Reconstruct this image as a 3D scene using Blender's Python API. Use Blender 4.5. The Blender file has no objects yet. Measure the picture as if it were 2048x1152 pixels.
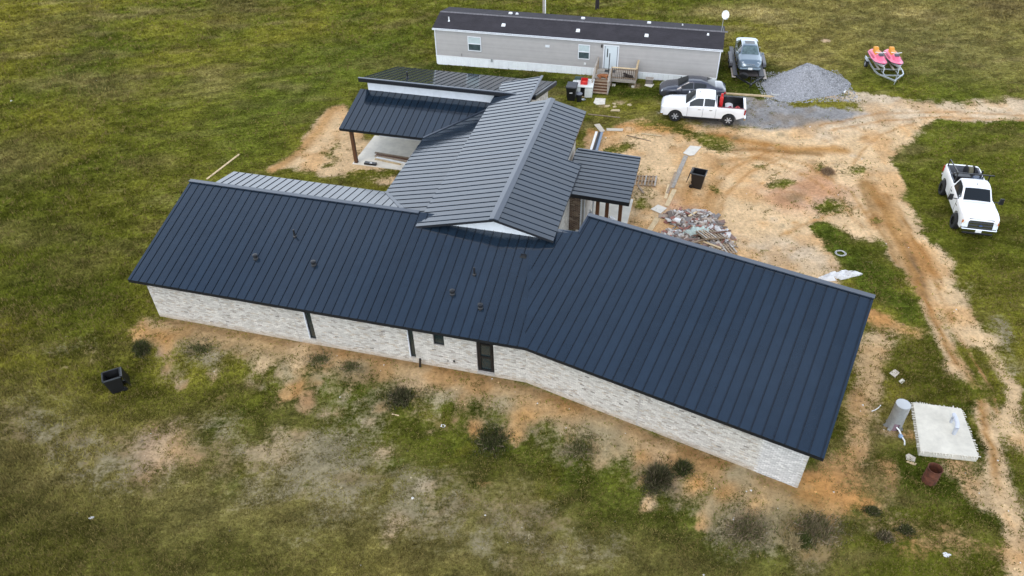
import bpy, math, random
import numpy as np
from mathutils import Matrix, Vector
random.seed(7); RS = np.random.RandomState(7)
R_ = math.radians
sc = bpy.context.scene
COL = sc.collection

# ------------------------------------------------------------------ camera
H = 27.15; PITCH = 40.40; ROLL = -1.35; FPX = 1528.3
_th, _r = R_(PITCH), R_(ROLL)
FWD = np.array([0, math.cos(_th), -math.sin(_th)])
_rt = np.array([1., 0, 0]); _up = np.cross(_rt, FWD)
RT = _rt * math.cos(_r) + _up * math.sin(_r)
UP = _up * math.cos(_r) - _rt * math.sin(_r)
cam = bpy.data.cameras.new('camera'); camo = bpy.data.objects.new('camera', cam); COL.objects.link(camo)
M = Matrix(((RT[0], UP[0], -FWD[0], 0), (RT[1], UP[1], -FWD[1], 0), (RT[2], UP[2], -FWD[2], H), (0, 0, 0, 1)))
camo.matrix_world = M
cam.sensor_width = 36; cam.lens = FPX / 2048 * 36; cam.clip_end = 4000; cam.clip_start = 0.5
sc.camera = camo

# ------------------------------------------------------------------ sky, sun, exposure
SUN_AZ = (-0.55, -0.70); SUN_EL = 58; CLOUD = 17.0
w = bpy.data.worlds.new('World'); sc.world = w; w.use_nodes = True
nt = w.node_tree; nt.nodes.clear()
sky = nt.nodes.new('ShaderNodeTexSky'); sky.sky_type = 'NISHITA'; sky.sun_disc = False
sky.sun_elevation = R_(SUN_EL); sky.sun_rotation = math.atan2(SUN_AZ[0], SUN_AZ[1])
sky.air_density = 1.0; sky.dust_density = 1.0; sky.ozone_density = 1.0
bg = nt.nodes.new('ShaderNodeBackground'); bg.inputs[1].default_value = 0.15
wo = nt.nodes.new('ShaderNodeOutputWorld')
# bright broken cloud cover, denser towards the horizon all the way round, over the clear sky
wtc = nt.nodes.new('ShaderNodeTexCoord'); wsx = nt.nodes.new('ShaderNodeSeparateXYZ'); nt.links.new(wtc.outputs['Generated'], wsx.inputs[0])
wno = nt.nodes.new('ShaderNodeTexNoise'); wno.inputs['Scale'].default_value = 2.6; wno.inputs['Detail'].default_value = 5
wmp = nt.nodes.new('ShaderNodeMapping'); wmp.inputs['Scale'].default_value = (1, 1, 2.4); nt.links.new(wtc.outputs['Generated'], wmp.inputs[0]); nt.links.new(wmp.outputs[0], wno.inputs['Vector'])
wma = nt.nodes.new('ShaderNodeMapRange'); wma.interpolation_type = 'SMOOTHSTEP'; wma.inputs[1].default_value = .95; wma.inputs[2].default_value = .18; nt.links.new(wsx.outputs[2], wma.inputs[0])
wad = nt.nodes.new('ShaderNodeMath'); wad.operation = 'MULTIPLY_ADD'; wad.inputs[1].default_value = .55; nt.links.new(wno.outputs['Fac'], wad.inputs[0]); nt.links.new(wma.outputs[0], wad.inputs[2])
wm2 = nt.nodes.new('ShaderNodeMapRange'); wm2.inputs[1].default_value = .22; wm2.inputs[2].default_value = 1.2; nt.links.new(wad.outputs[0], wm2.inputs[0])
wmx = nt.nodes.new('ShaderNodeMix'); wmx.data_type = 'RGBA'; wmx.inputs[7].default_value = (CLOUD * .87, CLOUD * .96, CLOUD * 1.08, 1)
nt.links.new(wm2.outputs[0], wmx.inputs[0]); nt.links.new(sky.outputs[0], wmx.inputs[6]); nt.links.new(wmx.outputs[2], bg.inputs[0]); nt.links.new(bg.outputs[0], wo.inputs[0])
sl = bpy.data.lights.new('sun', 'SUN'); sl.energy = .8; sl.angle = R_(22); sl.color = (1, .93, .84)
so = bpy.data.objects.new('sun', sl); COL.objects.link(so)
_d = Vector((SUN_AZ[0] * math.cos(R_(SUN_EL)), SUN_AZ[1] * math.cos(R_(SUN_EL)), math.sin(R_(SUN_EL))))
so.rotation_euler = _d.to_track_quat('Z', 'Y').to_euler(); so.location = (-40, -40, 60)
sc.view_settings.view_transform = 'Standard'; sc.view_settings.look = 'None'
sc.view_settings.gamma = 1; sc.view_settings.exposure = 0.14; sc.view_settings.use_curve_mapping = False

# ------------------------------------------------------------------ noise and terrain height
def _hash(ix, iy, seed):
    h = (ix.astype(np.int64) * 374761393 + iy.astype(np.int64) * 668265263 + seed * 1442695041) & 0xffffffff
    h = ((h ^ (h >> 13)) * 1274126177) & 0xffffffff
    return ((h ^ (h >> 16)) & 0xffff) / 65535.0
def vn(x, y, s=1.0, seed=0):
    x = np.asarray(x, float) / s; y = np.asarray(y, float) / s
    ix = np.floor(x); iy = np.floor(y); fx = x - ix; fy = y - iy
    fx = fx * fx * (3 - 2 * fx); fy = fy * fy * (3 - 2 * fy)
    a = _hash(ix, iy, seed); b = _hash(ix + 1, iy, seed); c = _hash(ix, iy + 1, seed); d = _hash(ix + 1, iy + 1, seed)
    return (a * (1 - fx) + b * fx) * (1 - fy) + (c * (1 - fx) + d * fx) * fy
def fbm(x, y, s=1.0, seed=0, o=4):
    t = 0; a = .5; n = 0
    for i in range(o):
        t = t + a * vn(x, y, s, seed + 17 * i); n += a; a *= .55; s *= .5
    return t / n
def sst(x, a, b):
    t = np.clip((np.asarray(x, float) - a) / (b - a), 0, 1); return t * t * (3 - 2 * t)

class Fr:
    def __init__(s, ox, oy, deg):
        s.o = np.array([ox, oy]); s.a = R_(deg); s.deg = deg; s.c, s.s = math.cos(s.a), math.sin(s.a)
    def loc(s, x, y):
        dx, dy = x - s.o[0], y - s.o[1]; return dx * s.c + dy * s.s, -dx * s.s + dy * s.c
    def wor(s, u, v): return s.o[0] + u * s.c - v * s.s, s.o[1] + u * s.s + v * s.c
    def plane(s, px, py, pt, n):
        d = ray(px, py)
        c = np.array([*s.loc(0, 0), H]); dl = np.array([d[0] * s.c + d[1] * s.s, -d[0] * s.s + d[1] * s.c, d[2]])
        n = np.array(n, float); t = ((np.array(pt, float) - c) @ n) / (dl @ n); return c + dl * t
def ray(px, py):
    d = FWD * FPX + RT * (px - 1024) - UP * (py - 576); return d / np.linalg.norm(d)
HF = Fr(.49, 24.41, -15.5)          # house frame: u along the long front, v away from the camera
GF = Fr(.49, 24.41, -29.56)         # garage wing frame
TF = Fr(-5.96, 60.86, -14.21)       # mobile home frame
LA, LG = 20.61, 13.07

def gz(x, y):
    x = np.asarray(x, float); y = np.asarray(y, float)
    ua, va = HF.loc(x, y); sg, vg = GF.loc(x, y)
    d = np.minimum(-va, -vg)
    dn = d + 1.1 * (fbm(x, y, 2.2, 5, 3) - .5)
    drop = -1.0 * sst(dn, .7, 3.6) * sst(ua, -LA - 5, -LA + .5) * (1 - sst(sg, LG + .5, LG + 6))
    far = sst(y, 45, 54) * np.clip(.09 + .0136 * (x + 6), 0, .5)
    rough = sst(y, 60, 80) + sst(-x - .25 * y, 10, 22)
    n = (vn(x, y, 5, 3) - .5) * .25 * np.clip(rough, 0, 1) + (vn(x, y, 1.1, 4) - .5) * (.03 + .10 * np.clip(rough, 0, 1) + .10 * sst(d, 1, 3))
    keep = np.clip(np.maximum(sst(d, .6, 2.), np.clip(rough, 0, 1)), 0.12, 1)
    return drop + far + n * keep
def at(px, py, z=None):
    d = ray(px, py)
    if z is not None:
        t = (z - H) / d[2]; return np.array([d[0] * t, d[1] * t, z])
    zz = 0.
    for _ in range(12):
        t = (zz - H) / d[2]; zz = .5 * zz + .5 * float(gz(d[0] * t, d[1] * t))
    return np.array([d[0] * t, d[1] * t, zz])
def proj(X):
    X = np.asarray(X, float) - np.array([0, 0, H]); z = X @ FWD
    return 1024 + FPX * (X @ RT) / z, 576 - FPX * (X @ UP) / z

# ------------------------------------------------------------------ materials
MATS = {}
def mat(name, col, rough=.6, metal=0., spec=.5, var=.0, vscale=3., bump=0., bscale=20., coat=0., attr=None, trans=0., var2=None, objrand=0., stretch=None):
    if name in MATS: return MATS[name]
    m = bpy.data.materials.new(name); m.use_nodes = True; n = m.node_tree; b = n.nodes['Principled BSDF']
    b.inputs['Base Color'].default_value = (*col, 1); b.inputs['Roughness'].default_value = rough
    b.inputs['Metallic'].default_value = metal; b.inputs['Specular IOR Level'].default_value = spec
    b.inputs['Coat Weight'].default_value = coat; b.inputs['Coat Roughness'].default_value = .08
    b.inputs['Transmission Weight'].default_value = trans
    tc = n.nodes.new('ShaderNodeTexCoord'); vec = tc.outputs['Object']
    if stretch:
        mp = n.nodes.new('ShaderNodeMapping'); mp.inputs['Scale'].default_value = stretch
        n.links.new(vec, mp.inputs[0]); vec = mp.outputs[0]
    src = None
    if attr:
        a = n.nodes.new('ShaderNodeAttribute'); a.attribute_name = attr; src = a.outputs['Color']
    if var > 0:
        no = n.nodes.new('ShaderNodeTexNoise'); no.inputs['Scale'].default_value = vscale; no.inputs['Detail'].default_value = 6
        no.inputs['Roughness'].default_value = .62
        n.links.new(vec, no.inputs['Vector'])
        mr = n.nodes.new('ShaderNodeMapRange'); mr.inputs[1].default_value = .3; mr.inputs[2].default_value = .7
        n.links.new(no.outputs['Fac'], mr.inputs[0])
        mx = n.nodes.new('ShaderNodeMix'); mx.data_type = 'RGBA'
        c2 = var2 if var2 else tuple(c * (1 - var) for c in col)
        c1 = col if var2 else tuple(min(1, c * (1 + var)) for c in col)
        if src is not None:
            mx.blend_type = 'MULTIPLY'; mx.inputs[0].default_value = 1
            cr = n.nodes.new('ShaderNodeMix'); cr.data_type = 'RGBA'
            cr.inputs[6].default_value = (1 + var, 1 + var, 1 + var, 1); cr.inputs[7].default_value = (1 - var, 1 - var, 1 - var, 1)
            n.links.new(mr.outputs[0], cr.inputs[0]); n.links.new(src, mx.inputs[6]); n.links.new(cr.outputs[2], mx.inputs[7])
        else:
            mx.inputs[6].default_value = (*c1, 1); mx.inputs[7].default_value = (*c2, 1)
            n.links.new(mr.outputs[0], mx.inputs[0])
        src = mx.outputs[2]
    if objrand > 0:
        oi = n.nodes.new('ShaderNodeObjectInfo'); mr2 = n.nodes.new('ShaderNodeMapRange')
        mr2.inputs[3].default_value = 1 - objrand; mr2.inputs[4].default_value = 1 + objrand
        n.links.new(oi.outputs['Random'], mr2.inputs[0])
        hs = n.nodes.new('ShaderNodeHueSaturation')
        if src is not None: n.links.new(src, hs.inputs['Color'])
        else: hs.inputs['Color'].default_value = (*col, 1)
        n.links.new(mr2.outputs[0], hs.inputs['Value']); src = hs.outputs[0]
    if src is not None: n.links.new(src, b.inputs['Base Color'])
    if bump > 0:
        nb = n.nodes.new('ShaderNodeTexNoise'); nb.inputs['Scale'].default_value = bscale; nb.inputs['Detail'].default_value = 5
        n.links.new(vec, nb.inputs['Vector'])
        bp = n.nodes.new('ShaderNodeBump'); bp.inputs['Strength'].default_value = bump; bp.inputs['Distance'].default_value = .02
        n.links.new(nb.outputs['Fac'], bp.inputs['Height']); n.links.new(bp.outputs[0], b.inputs['Normal'])
    MATS[name] = m; return m

def roof_mat():
    m = mat('standing_seam_metal', (.012, .022, .036), rough=.15, metal=.0, spec=.75, var=.10, vscale=1.3, objrand=.12)
    n = m.node_tree; b = n.nodes['Principled BSDF']
    uv = n.nodes.new('ShaderNodeUVMap'); uv.uv_map = 'UVMap'
    sx = n.nodes.new('ShaderNodeSeparateXYZ'); n.links.new(uv.outputs[0], sx.inputs[0])
    ml = n.nodes.new('ShaderNodeMath'); ml.operation = 'MULTIPLY'; ml.inputs[1].default_value = 2 * math.pi * 6
    sn = n.nodes.new('ShaderNodeMath'); sn.operation = 'SINE'
    n.links.new(sx.outputs[0], ml.inputs[0]); n.links.new(ml.outputs[0], sn.inputs[0])
    nz = n.nodes.new('ShaderNodeTexNoise'); nz.inputs['Scale'].default_value = 2.2; nz.inputs['Detail'].default_value = 3
    tc = n.nodes.new('ShaderNodeTexCoord'); n.links.new(tc.outputs['Object'], nz.inputs['Vector'])
    ad = n.nodes.new('ShaderNodeMath'); ad.operation = 'MULTIPLY_ADD'; ad.inputs[1].default_value = .012
    n.links.new(sn.outputs[0], ad.inputs[0]); n.links.new(nz.outputs['Fac'], ad.inputs[2])
    bp = n.nodes.new('ShaderNodeBump'); bp.inputs['Strength'].default_value = .16; bp.inputs['Distance'].default_value = .03
    n.links.new(ad.outputs[0], bp.inputs['Height']); n.links.new(bp.outputs[0], b.inputs['Normal'])
    mr = n.nodes.new('ShaderNodeMapRange'); mr.inputs[3].default_value = .07; mr.inputs[4].default_value = .15
    n.links.new(nz.outputs['Fac'], mr.inputs[0]); n.links.new(mr.outputs[0], b.inputs['Roughness'])
    return m
ROOF = roof_mat()
CAP = mat('ridge_flashing', (.022, .032, .05), rough=.3, metal=0, spec=1.0, var=.06, vscale=2)
FASC = mat('black_fascia', (.010, .011, .014), rough=.35, var=.2)
SOFF = mat('dark_soffit', (.012, .012, .014), rough=.6, var=.2)
WHITEB = mat('white_board', (.72, .74, .76), rough=.55, var=.05, vscale=4, objrand=.03)
MORT = mat('mortar', (.40, .37, .33), rough=.95, var=.25, vscale=3, bump=.4, bscale=60)
BRICK = mat('painted_brick', (.6, .6, .6), rough=.88, attr='Col', var=.16, vscale=14, bump=.4, bscale=50)
BRICKO = mat('painted_brick_single', (.56, .54, .51), rough=.88, var=.14, vscale=9, bump=.4, bscale=50, objrand=.22)
BFRAME = mat('black_window_frame', (.008, .008, .009), rough=.35)
DGLASS = mat('dark_glass', (.02, .03, .03), rough=.05, spec=.8, var=.2, vscale=1)
CARGL = mat('car_glass', (.006, .009, .011), rough=.06, spec=.45)
TIMBER = mat('stained_timber', (.105, .042, .016), rough=.6, var=.35, vscale=6, stretch=(6, 6, .6), bump=.2)
PINE = mat('pale_pine', (.56, .42, .24), rough=.8, var=.2, vscale=5, objrand=.15, bump=.2)
OLDW = mat('weathered_wood', (.30, .22, .145), rough=.85, var=.3, vscale=6, objrand=.2, bump=.3)
GREYW = mat('grey_wood', (.36, .32, .27), rough=.85, var=.25, vscale=6, objrand=.15, bump=.3)
CONC = mat('concrete', (.72, .67, .57), rough=.9, var=.14, vscale=1.5, bump=.3, bscale=30)
CONCW = mat('white_concrete', (.60, .56, .47), rough=.9, var=.16, vscale=1.6, bump=.3, bscale=30)
WPAINT = mat('white_car_paint', (.80, .80, .80), rough=.3, coat=1., var=.02)
BLKP = mat('black_plastic', (.012, .012, .013), rough=.38, var=.25, vscale=5)
TYRE = mat('tyre_rubber', (.014, .014, .014), rough=.85, var=.2)
CHROME = mat('chrome', (.62, .63, .65), rough=.18, metal=1.)
GALV = mat('galvanised_steel', (.50, .53, .55), rough=.42, metal=.7, var=.12, vscale=8)
REDP = mat('red_plastic', (.55, .02, .018), rough=.4, var=.1)
LAMPW = mat('headlamp_lens', (.62, .66, .68), rough=.08, spec=.8)
LAMPR = mat('tail_lamp_lens', (.35, .01, .012), rough=.15, spec=.8)
WPLA = mat('white_plastic', (.78, .78, .76), rough=.45, var=.06, vscale=6)
SHEETP = mat('crumpled_white_sheet', (.62, .61, .60), rough=.6, var=.10, vscale=4, bump=.6, bscale=7)
RUST = mat('rusty_steel', (.11, .035, .016), rough=.9, var=.5, vscale=5, bump=.4, bscale=20)
SIDING = mat('taupe_vinyl_siding', (.385, .365, .345), rough=.6, var=.05, vscale=2, objrand=.035)
SKIRT = mat('white_vinyl_skirting', (.84, .86, .86), rough=.55, var=.05, vscale=3, objrand=.04)
SHING = mat('dark_shingle', (.026, .022, .026), rough=.95, var=.30, vscale=1.1, bump=.5, bscale=40, objrand=.12)
SHINGL = mat('worn_ridge_shingle', (.15, .14, .145), rough=.95, var=.3, vscale=4, objrand=.1)

# ------------------------------------------------------------------ object helpers
def tag(o, label=None, cat=None, group=None, kind=None):
    if label: o['label'] = label
    if cat: o['category'] = cat
    if group: o['group'] = group
    if kind: o['kind'] = kind
    return o
def empty(name, loc=(0, 0, 0), rz=0., label=None, cat=None, group=None):
    o = bpy.data.objects.new(name, None); COL.objects.link(o); o.location = loc; o.rotation_euler = (0, 0, rz)
    o.empty_display_size = .2
    return tag(o, label, cat, group)
def link(name, me, parent=None):
    o = bpy.data.objects.new(name, me); COL.objects.link(o)
    if parent is not None: o.parent = parent
    return o
def copy_tree(o, parent=None):
    c = o.copy(); COL.objects.link(c)
    c.parent = parent
    for ch in list(o.children): copy_tree(ch, c)
    return c
class MB:
    def __init__(s): s.v = []; s.f = []; s.uv = None
    def add(s, vs, fs):
        b = len(s.v); s.v += [tuple(map(float, p)) for p in vs]; s.f += [tuple(i + b for i in f) for f in fs]; return s
    def box(s, x0, x1, y0, y1, z0, z1, tp=0., tpy=None):
        tpy = tp if tpy is None else tpy
        v = [(x0, y0, z0), (x1, y0, z0), (x1, y1, z0), (x0, y1, z0), (x0 + tp, y0 + tpy, z1), (x1 - tp, y0 + tpy, z1), (x1 - tp, y1 - tpy, z1), (x0 + tp, y1 - tpy, z1)]
        return s.add(v, [(3, 2, 1, 0), (4, 5, 6, 7), (0, 1, 5, 4), (1, 2, 6, 5), (2, 3, 7, 6), (3, 0, 4, 7)])
    def bar(s, p, q, a, b=None, up=(0, 0, 1)):
        b = b or a; p = Vector(p); q = Vector(q); d = (q - p).normalized(); u = Vector(up)
        if abs(d.dot(u)) > .98: u = Vector((1, 0, 0))
        x = d.cross(u).normalized(); y = x.cross(d).normalized()
        v = []
        for c in (p, q):
            for i, j in ((-1, -1), (1, -1), (1, 1), (-1, 1)): v.append(c + x * a * i / 2 + y * b * j / 2)
        return s.add(v, [(3, 2, 1, 0), (4, 5, 6, 7), (0, 1, 5, 4), (1, 2, 6, 5), (2, 3, 7, 6), (3, 0, 4, 7)])
    def tube(s, pts, r, n=8, cap=True):
        pts = [Vector(p) for p in pts]; rings = []
        rr = r if isinstance(r, (list, tuple)) else [r] * len(pts)
        for i, p in enumerate(pts):
            d = (pts[min(i + 1, len(pts) - 1)] - pts[max(i - 1, 0)]).normalized()
            u = Vector((0, 0, 1)) if abs(d.z) < .95 else Vector((1, 0, 0))
            x = d.cross(u).normalized(); y = x.cross(d)
            rings.append([p + (x * math.cos(2 * math.pi * k / n) + y * math.sin(2 * math.pi * k / n)) * rr[i] for k in range(n)])
        vs = [q for r_ in rings for q in r_]; fs = []
        for i in range(len(pts) - 1):
            for k in range(n): fs.append((i * n + k, i * n + (k + 1) % n, (i + 1) * n + (k + 1) % n, (i + 1) * n + k))
        if cap: fs += [tuple(range(n))[::-1], tuple((len(pts) - 1) * n + k for k in range(n))]
        return s.add(vs, fs)
    def lathe(s, prof, c=(0, 0, 0), n=20, axis='z', cap=True):
        vs = []; fs = []
        for r, z in prof:
            for k in range(n):
                a = 2 * math.pi * k / n; x, y = r * math.cos(a), r * math.sin(a)
                p = (x, y, z) if axis == 'z' else (x, z, y)
                vs.append((p[0] + c[0], p[1] + c[1], p[2] + c[2]))
        for i in range(len(prof) - 1):
            for k in range(n): fs.append((i * n + k, i * n + (k + 1) % n, (i + 1) * n + (k + 1) % n, (i + 1) * n + k))
        if cap:
            fs.append(tuple(range(n))[::-1]); fs.append(tuple((len(prof) - 1) * n + k for k in range(n)))
        return s.add(vs, fs)
    def prism(s, poly, z0, z1):
        n = len(poly); f0 = (lambda x, y: z0) if not callable(z0) else z0; f1 = (lambda x, y: z1) if not callable(z1) else z1
        v = [(x, y, f0(x, y)) for x, y in poly] + [(x, y, f1(x, y)) for x, y in poly]
        return s.add(v, [tuple(range(n))[::-1], tuple(range(n, 2 * n))] + [(i, (i + 1) % n, n + (i + 1) % n, n + i) for i in range(n)])
    def mesh(s, name, m, smooth=None):
        me = bpy.data.meshes.new(name); me.from_pydata(s.v, [], s.f); me.materials.append(m)
        if s.uv is not None:
            l = me.uv_layers.new(name='UVMap')
            for lp in me.loops: l.data[lp.index].uv = s.uv[lp.vertex_index]
        if smooth is not None:
            me.polygons.foreach_set('use_smooth', [True] * len(me.polygons)); me.set_sharp_from_angle(angle=R_(smooth))
        me.update(); return me
    def build(s, name, m, parent=None, smooth=None, bevel=0.):
        o = link(name, s.mesh(name, m, smooth), parent)
        if bevel > 0:
            b = o.modifiers.new('bevel', 'BEVEL'); b.width = bevel; b.segments = 2; b.limit_method = 'ANGLE'; b.angle_limit = R_(40)
        return o
def B(x0, x1, y0, y1, z0, z1, tp=0., tpy=None): return MB().box(x0, x1, y0, y1, z0, z1, tp, tpy)

def clip(poly, f):
    out = []
    for i in range(len(poly)):
        a, b = poly[i], poly[(i + 1) % len(poly)]; fa, fb = f(a), f(b)
        if fa >= 0: out.append(a)
        if (fa >= 0) != (fb >= 0):
            t = fa / (fa - fb); out.append((a[0] + (b[0] - a[0]) * t, a[1] + (b[1] - a[1]) * t))
    return out
def area(p): return abs(sum(p[i][0] * p[(i + 1) % len(p)][1] - p[(i + 1) % len(p)][0] * p[i][1] for i in range(len(p)))) / 2

def metal_roof(house, name, poly, zf, ang=90., sp=.457, off=0., thick=.17, rib=.032):
    """poly: plan outline in house frame; zf: height; ang: plan direction of the seams in the house frame"""
    deck = MB().prism(poly, lambda x, y: zf(x, y) - thick, lambda x, y: zf(x, y)).build(name, FASC, house)
    d = np.array([math.cos(R_(ang)), math.sin(R_(ang))]); e = np.array([d[1], -d[0]])
    es = [np.dot(p, e) for p in poly]; k0 = math.floor((min(es) - off) / sp); k1 = math.ceil((max(es) - off) / sp)
    for k in range(k0, k1):
        a, b = off + k * sp, off + (k + 1) * sp
        c = clip(clip(poly, lambda p: np.dot(p, e) - a - .058), lambda p: b - np.dot(p, e))
        if len(c) < 3 or area(c) < .02: continue
        m = MB(); n = len(c); jit = random.uniform(0, .003)
        zt = lambda x, y: zf(x, y) + .012 + jit
        m.add([(x, y, zt(x, y)) for x, y in c] + [(x, y, zf(x, y) + .002) for x, y in c], [tuple(range(n))] + [(i, n + i, n + (i + 1) % n, (i + 1) % n) for i in range(n)])
        uv = [((np.dot(p, e) - a) / sp, np.dot(p, d)) for p in c] * 2
        ts = []
        ee = a + .020
        for i in range(len(poly)):
            p, q = np.array(poly[i]), np.array(poly[(i + 1) % len(poly)]); pa, qa = p @ e - ee, q @ e - ee
            if (pa >= 0) != (qa >= 0): t = pa / (pa - qa); ts.append((p + (q - p) * t) @ d)
        if len(ts) >= 2:
            t0, t1 = min(ts), max(ts)
            P0 = e * ee + d * t0; P1 = e * ee + d * t1
            bx = []
            for P in (P0, P1):
                for s_, zz in ((-.011, -.01), (.011, -.01), (.009, rib), (-.009, rib)):
                    q = P + e * s_; bx.append((q[0], q[1], zt(P[0], P[1]) + zz))
            m.add(bx, [(0, 1, 2, 3), (7, 6, 5, 4), (1, 0, 4, 5), (2, 1, 5, 6), (3, 2, 6, 7), (0, 3, 7, 4)]); uv += [(0, 0)] * 8
        m.uv = uv
        m.build('roof_panel', ROOF, deck)
    return deck

# ------------------------------------------------------------------ ground colours
def L(*c): # sRGB 0-255 to linear
    return np.array([(x / 255 / 12.92 if x / 255 <= .04045 else ((x / 255 + .055) / 1.055) ** 2.4) for x in c])
GRN = np.array([.108, .115, .014]); LUSH = np.array([.068, .090, .010]); OLV = np.array([.180, .162, .022]); STRAW = np.array([.30, .235, .092]); BRN = np.array([.17, .125, .050])
SAND = np.array([.67, .465, .26]); ORG = np.array([.52, .28, .10]); PALE = np.array([.58, .455, .315]); GRAV = np.array([.285, .275, .265]); MUD = np.array([.20, .115, .045])
GRYS = np.array([.29, .245, .15]); PINK = np.array([.52, .31, .20]); DMUD = np.array([.11, .085, .06])

def sd_poly(X, Y, P):
    d = np.full(X.shape, 1e9); s = np.ones(X.shape)
    n = len(P)
    for i in range(n):
        ax, ay = P[i]; bx, by = P[(i + 1) % n]
        ex, ey = bx - ax, by - ay; wx, wy = X - ax, Y - ay
        t = np.clip((wx * ex + wy * ey) / (ex * ex + ey * ey + 1e-9), 0, 1)
        d = np.minimum(d, (wx - ex * t) ** 2 + (wy - ey * t) ** 2)
        c1 = (Y >= ay); c2 = (Y < by); c3 = ex * wy > ey * wx
        fl = (c1 & c2 & c3) | (~c1 & ~c2 & ~c3); s = np.where(fl, -s, s)
    return s * np.sqrt(d)
def sd_line(X, Y, P):
    d = np.full(X.shape, 1e9)
    for i in range(len(P) - 1):
        ax, ay = P[i]; bx, by = P[i + 1]; ex, ey = bx - ax, by - ay; wx, wy = X - ax, Y - ay
        t = np.clip((wx * ex + wy * ey) / (ex * ex + ey * ey + 1e-9), 0, 1)
        d = np.minimum(d, (wx - ex * t) ** 2 + (wy - ey * t) ** 2)
    return np.sqrt(d)
# (kind, pixel points, width or feather in metres, colour, strength)
LAY = []
def G_(pts, col, st=1., fe=1.2): LAY.append(('gp', [at(*p)[:2] for p in pts], fe, col, st))
def S_(pts, col, st=1., fe=.8): LAY.append(('sp', [at(*p)[:2] for p in pts], fe, col, st))
def SL(pts, wd, col, st=1., fe=.35): LAY.append(('sl', [at(*p)[:2] for p in pts], (wd, fe), col, st))
def GL(pts, wd, col, st=1., fe=.5): LAY.append(('gl', [at(*p)[:2] for p in pts], (wd, fe), col, st))
def SB(px, py, r, col, st=1.): SL([(px, py), (px + 3, py)], r, col, st, r * .7)
def GB(px, py, r, col, st=1.): GL([(px, py), (px + 3, py)], r, col, st, r * .8)
# pasture tints, with painted shade beside the mobile home
G_([(0, 560), (0, 120), (330, 230), (760, 60), (860, 60), (860, 130), (640, 200), (300, 430), (180, 560)], GRN * .95, .6, 5)
G_([(560, 90), (860, 40), (866, 150), (700, 180), (610, 300), (420, 380), (350, 300)], LUSH * 1.15, .55, 4)
G_([(1450, -60), (2148, -60), (2150, 190), (1850, 150), (1560, 110)], STRAW * .72, .55, 6)
GB(1430, 22, 1.8, STRAW * 1.35, .8); GB(1500, 22, 1.8, STRAW * 1.35, .8); GB(1560, 25, 1.2, STRAW * 1.2, .6); GB(1830, 28, 2, STRAW * 1.1, .6); GB(2010, 15, 3, BRN * .8, .7)
for _ in range(46):
    px_, py_ = random.uniform(-60, 860), random.uniform(-40, 560)
    GL([(px_, py_), (px_ + random.uniform(20, 90), py_ - random.uniform(-4, 22))], random.uniform(.5, 1.8), random.choice([STRAW * .75, BRN * 1.05, OLV * 1.1, GRN * .72, LUSH * 1.1]), random.uniform(.25, .5), 1.0)
GB(480, 15, 3.0, BRN * .7, .6); GB(330, 60, 3.0, OLV * 1.2, .6); GB(100, 60, 4, BRN * .9, .45); GB(90, 240, 4, OLV * 1.15, .6); GB(20, 320, 3, STRAW * .8, .5); GB(230, 170, 3, STRAW * .7, .4); GB(430, 170, 2.5, STRAW * .8, .45); GB(1600, 120, 4, STRAW * .8, .4)
GL([(868, 138), (1150, 168), (1300, 185), (1430, 195), (1530, 185), (1520, 140)], 1.5, LUSH * .62, .9, 1.0)  # mobile home's shade painted into this dark green strip along the skirting
GL([(1450, 150), (1470, 170), (1530, 180)], 2.0, LUSH * .8, .85, 1.0)  # more painted shade on the grass, off the mobile home's right end
GB(1760, 150, 2.2, LUSH * 1.0, .6)
G_([(1880, 300), (2048, 270), (2048, 1000), (1960, 800), (1900, 600), (1830, 430)], GRN * .9, .5, 2)
# dry foreground grass
G_([(-100, 760), (200, 800), (600, 860), (1000, 960), (1500, 1080), (1700, 1200), (-100, 1200)], STRAW * .74, .6, 3)
S_([(-100, 800), (200, 830), (500, 850), (760, 890), (1050, 1000), (1250, 1090), (1300, 1160), (700, 1060), (300, 980), (-100, 960)], GRYS * np.array([1, .95, .78]), .42, 2.5)
G_([(-100, 980), (300, 1010), (700, 1090), (500, 1200), (-100, 1200)], GRN * .75, .65, 2.5)
G_([(430, 800), (640, 800), (900, 830), (1100, 900), (1250, 960), (1180, 1040), (860, 950), (620, 880)], GRN * .8, .6, 1.5)
GB(120, 640, 2, GRN, .5); GL([(150, 700), (330, 800), (500, 830)], 1.2, GRN * .7, .6)
GL([(1100, 930), (1300, 1010), (1500, 1100)], 1.2, LUSH * .75, .6, 1.2)
GL([(960, 800), (1000, 900)], .8, LUSH * .6, .6); GL([(660, 740), (760, 790), (830, 800)], .9, LUSH * .65, .6)
GL([(1830, 960), (1920, 990), (1950, 900)], 1.3, LUSH * .8, .85, .7); GL([(1840, 925), (1965, 930), (1972, 905), (1930, 805), (1900, 800), (1825, 790)], .42, LUSH * .62, 1., .3)
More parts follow.
